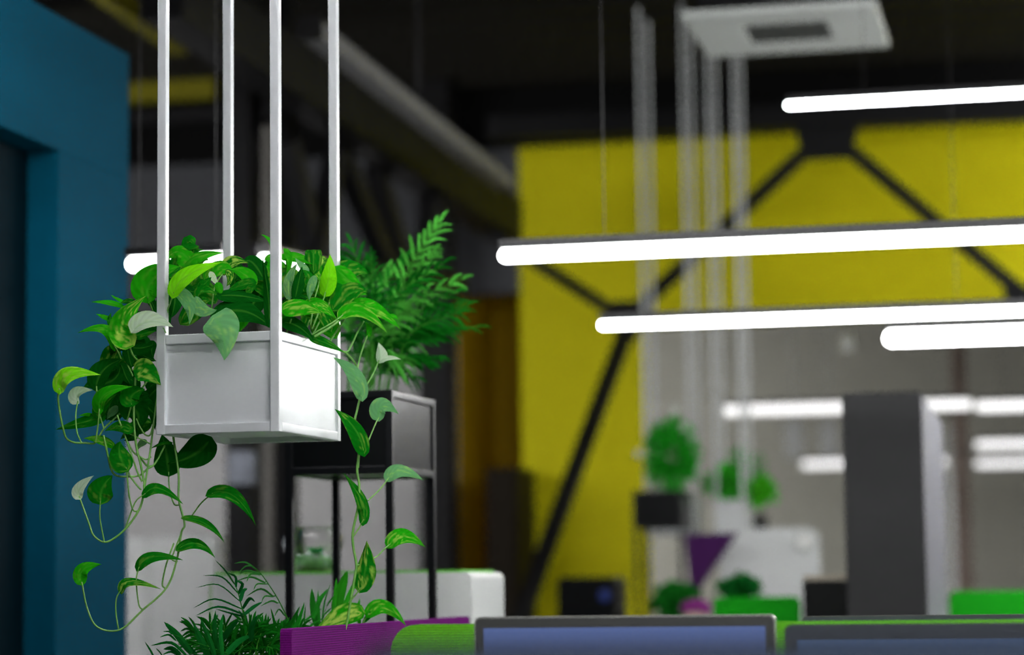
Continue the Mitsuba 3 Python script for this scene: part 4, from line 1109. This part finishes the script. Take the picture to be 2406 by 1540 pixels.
part(k, 'foot', wbox((pw[3][0], Y5 + .02, 0), (pw[2][0], Y5 + .10, zb + .01), 0.004), 'steel_black')
q = onY(1635, 1432, 11.4)
k = thing('cushion', 'small magenta cushion with a beige front, right of the dark green shrub', 'cushion')
m = trimesh.creation.icosphere(3, 1.0); m.apply_scale([.075, .06, .05]); m.apply_translation(q)
part(k, 'cover', m, 'magenta_fabric', True)
m = trimesh.creation.icosphere(3, 1.0); m.apply_scale([.055, .045, .03]); m.apply_translation(q + np.array([0.0, -.03, -.035]))
part(k, 'front', m, 'skin_beige', True, label='beige front')
part(k, 'stool', lathe([(0.0001, 0), (.1, 0), (.1, .02), (.03, .04), (.03, q[2] - .09), (.1, q[2] - .07), (.1, q[2] - .045), (.0001, q[2] - .045)], 24).apply_transform(trimesh.transformations.translation_matrix([q[0], q[1], 0])), 'steel_grey')

# black machine before the yellow wall
Y6 = 13.0
x0, x1 = onY(1310, 1400, Y6)[0], onY(1446, 1400, Y6)[0]
zt = onY(1380, 1357, Y6)[2]
k = thing('machine', 'black rounded machine with a bluish round spot standing before the yellow wall', 'machine')
part(k, 'body', quadpanel(rrect(0, zt - .45, x1 - x0, zt, 0.035), 0.35, frame([x0, Y6, 0])), 'black_panel', 40)
part(k, 'lens', lathe([(0.0001, 0), (0.035, 0), (0.03, 0.012), (0.0001, 0.014)], 24).apply_transform(trimesh.transformations.translation_matrix(onY(1421, 1400, Y6)) @ trimesh.transformations.rotation_matrix(math.pi / 2, [1, 0, 0])), 'blue_lens', label='bluish round spot')
part(k, 'stand', wbox((x0 + .03, Y6 + .03, 0), (x1 - .03, Y6 + .32, zt - .44), 0.01), 'steel_black')

# hall: pillars, sensor
q = onY(2262, 1200, 25)
k = thing('hall_pillar', 'slim brownish pillar in the hall right of the grey cupboard', 'pillar')
part(k, 'shaft', wbox((q[0] - .07, 25, 0), (q[0] + .07, 25.15, ZC), 0.01), 'pillar_brown')
part(k, 'collar', wbox((q[0] - .09, 24.98, 1.2), (q[0] + .09, 25.17, 1.3), 0.01), 'pillar_brown')
q = onY(2236, 1200, 22)
k = thing('hall_pillar', 'slim white pillar in the hall, close to the right side of the grey cupboard', 'pillar')
part(k, 'shaft', wbox((q[0] - .03, 22, 0), (q[0] + .03, 22.06, 2.6), 0.006), 'white_far')
for i, px in enumerate((1868, 1950)):  # pale hanging strips put in for whitish upright streaks
    q = onY(px, 1100, 26)
    k = thing('banner', ('left' if i == 0 else 'right') + ' one of two pale narrow strips hanging in the hall left of the grey cupboard', 'banner')
    zt, zb = onY(px, 985, 26)[2], onY(px, 1078, 26)[2]
    part(k, 'strip_body', wbox((q[0] - .10, 26, zb), (q[0] + .10, 26.06, zt), 0.01), 'white_far')
    part(k, 'rod', tube([[q[0], 26.03, zt], [q[0], 26.03, ZC]], 0.008, sides=6), 'white_far')
q = onY(1992, 805, 18.6)
k = thing('ceiling_sensor', 'small white cylinder hanging in the hall above the grey cupboard', 'sensor')
part(k, 'body', lathe([(0.0001, -.07), (.045, -.065), (.05, 0.05), (.03, .07), (.0001, .075)], 24).apply_transform(trimesh.transformations.translation_matrix(q)), 'white_far', True)
part(k, 'rod', tube([q + UPZ * .07, [q[0], q[1], ZC]], 0.008, sides=6), 'white_far')

# ------------------------------------------------------------------ desks, dividers, monitors
px0 = P(658, 1482, 5.25)
pe = onX(1082, 1463, px0[0] + 0.024)
pk = thing('desk_divider', 'purple ribbed fabric divider running into depth on the desk', 'divider')
zt = P(690, 1478, 5.25)[2]
Mp = np.eye(4)
Mp[:3, :3] = np.array([[0, -1, 0], [1, 0, 0], [0, 0, 1]], float)       # local x = depth, local y = towards the left
Mp[:3, 3] = [px0[0] + 0.026, px0[1], 0]
part(pk, 'panel', quadpanel(rrect(0, zt - .42, pe[1] - px0[1] + 0.1, zt, 0.012), 0.026, Mp), 'purple_rib', 40)
for yy in (0.1, 0.9):
    part(pk, 'leg', lbox(Mp, (yy, 0.004, 0), (yy + .04, 0.022, zt - .41), 0.002), 'steel_grey')

g0 = P(918, 1469, 5.12)
gk = thing('desk_divider', 'green ribbed fabric divider behind the monitors', 'divider')
zg = P(1000, 1468, 5.12)[2]
Mg = frame([g0[0], g0[1], 0], 0.0)
part(gk, 'panel', quadpanel(rrect(0, 0.76, 2.0, zg, 0.055), 0.03, Mg), 'green_rib', 40)
part(gk, 'bracket', lbox(Mg, (0.3, 0.0, 0.741), (0.34, 0.03, 0.80), 0.002), 'steel_grey')
part(gk, 'bracket', lbox(Mg, (1.6, 0.0, 0.741), (1.64, 0.03, 0.80), 0.002), 'steel_grey')

def screen_mat(name, c0, c1, w):
    """lit display: blue to grey from left to right"""
    scene[name] = {'type': 'principled', 'base_color': rgb(0.01, 0.01, 0.012), 'roughness': 0.3}
    return name


def monitor(corner, yaw, W, H, bez, label, back, frame_mat, em, zdesk=0.74, tilt=0.0, edge='silver'):
    """corner: top left of the front"""
    k = thing('monitor', label, 'monitor')
    M = frame(corner, yaw)
    part(k, 'casing', quadpanel(rrect(0, -H, W, 0, 0.012), 0.028, M), edge, 40)
    M2 = M.copy()
    M2[:3, 3] += M[:3, 1] * -0.002
    fr = rrect(0.0028, -H + .0028, W - .0028, -0.0028, 0.010).difference(rrect(bez, -H + bez, W - bez, -bez * 1.15, 0.0015))
    part(k, 'bezel', quadpanel(fr, 0.004, M2), frame_mat, 40, label='dark bezel')
    sm = lbox(M, (bez - .001, -0.0012, -H + bez - .001), (W - bez + .001, 0.001, -bez * 1.15 + .001), 0.0003)
    kk = k + '__screen'
    scene[kk] = mikit.ply(sm, screen_mat('screen_' + k, 0, 0, W), smooth=False, emitter={'type': 'area', 'radiance': rgb(*em)})
    labels[kk] = {'label': 'bluish lit screen'}
    X = lambda x, y, z: (M @ np.array([x, y, z, 1]))[:3]
    part(k, 'stand', bar(X(W / 2, 0.05, -H * .6), X(W / 2, 0.06, zdesk - corner[2] + .01), 0.05, 0.02, 0.2), 'silver')
    part(k, 'foot', lbox(M, (W / 2 - .12, -0.06, zdesk - corner[2]), (W / 2 + .12, .14, zdesk - corner[2] + .012), 0.004), 'silver')
    return k


mtl = P(1114, 1451, 4.92)
mtr = P(1821, 1441, 4.80)
mw = np.linalg.norm((mtr - mtl)[:2])
monitor(mtl, math.atan2(mtr[1] - mtl[1], mtr[0] - mtl[0]), mw, 0.375, 0.0195, 'monitor with a thin silver edge and blue lit screen before the green divider', 0, 'bezel', (0.042, 0.066, 0.165))
mtl = P(1843, 1469, 4.70)
monitor(mtl, 0.02, 0.62, 0.375, 0.024, 'dark framed monitor in the bottom right corner before the green divider', 0, 'bezel_blue', (0.028, 0.055, 0.12), edge='bezel_blue')
mtl = P(850, 1516, 2.05)
monitor(mtl, 0.03, 0.70, 0.375, 0.016, 'blurred dark blue monitor nearest to the viewer along the bottom edge', 0, 'bezel_blue', (0.035, 0.06, 0.11), edge='bezel_blue')
mtl = P(1884, 1449, 5.95)
monitor(mtl, 0.06, 0.62, 0.375, 0.02, 'dark monitor whose thin top edge shows above the green divider', 0, 'bezel_blue', (0.02, 0.03, 0.05), edge='bezel')

def desk(lo, hi, label):
    k = thing('desk', label, 'desk')
    part(k, 'tabletop', wbox((lo[0], lo[1], 0.715), (hi[0], hi[1], 0.74), 0.003), 'desk_white')
    for x in (lo[0] + .06, hi[0] - .1):
        for y in (lo[1] + .06, hi[1] - .1):
            part(k, 'leg', wbox((x, y, 0), (x + .04, y + .04, 0.716), 0.003), 'steel_grey')


c = EYE + FWD * 4.7
desk((px0[0] + 0.03, c[1] - 0.25, 0), (px0[0] + 2.6, pe[1] + 0.25, 0), 'white desk below the frame carrying the monitors and the dividers')
c = EYE + FWD * 2.0
desk((c[0] - 0.3, c[1] - 0.5, 0), (c[0] + 1.1, c[1] + 0.45, 0), 'white desk nearest to the viewer carrying the blurred monitor')
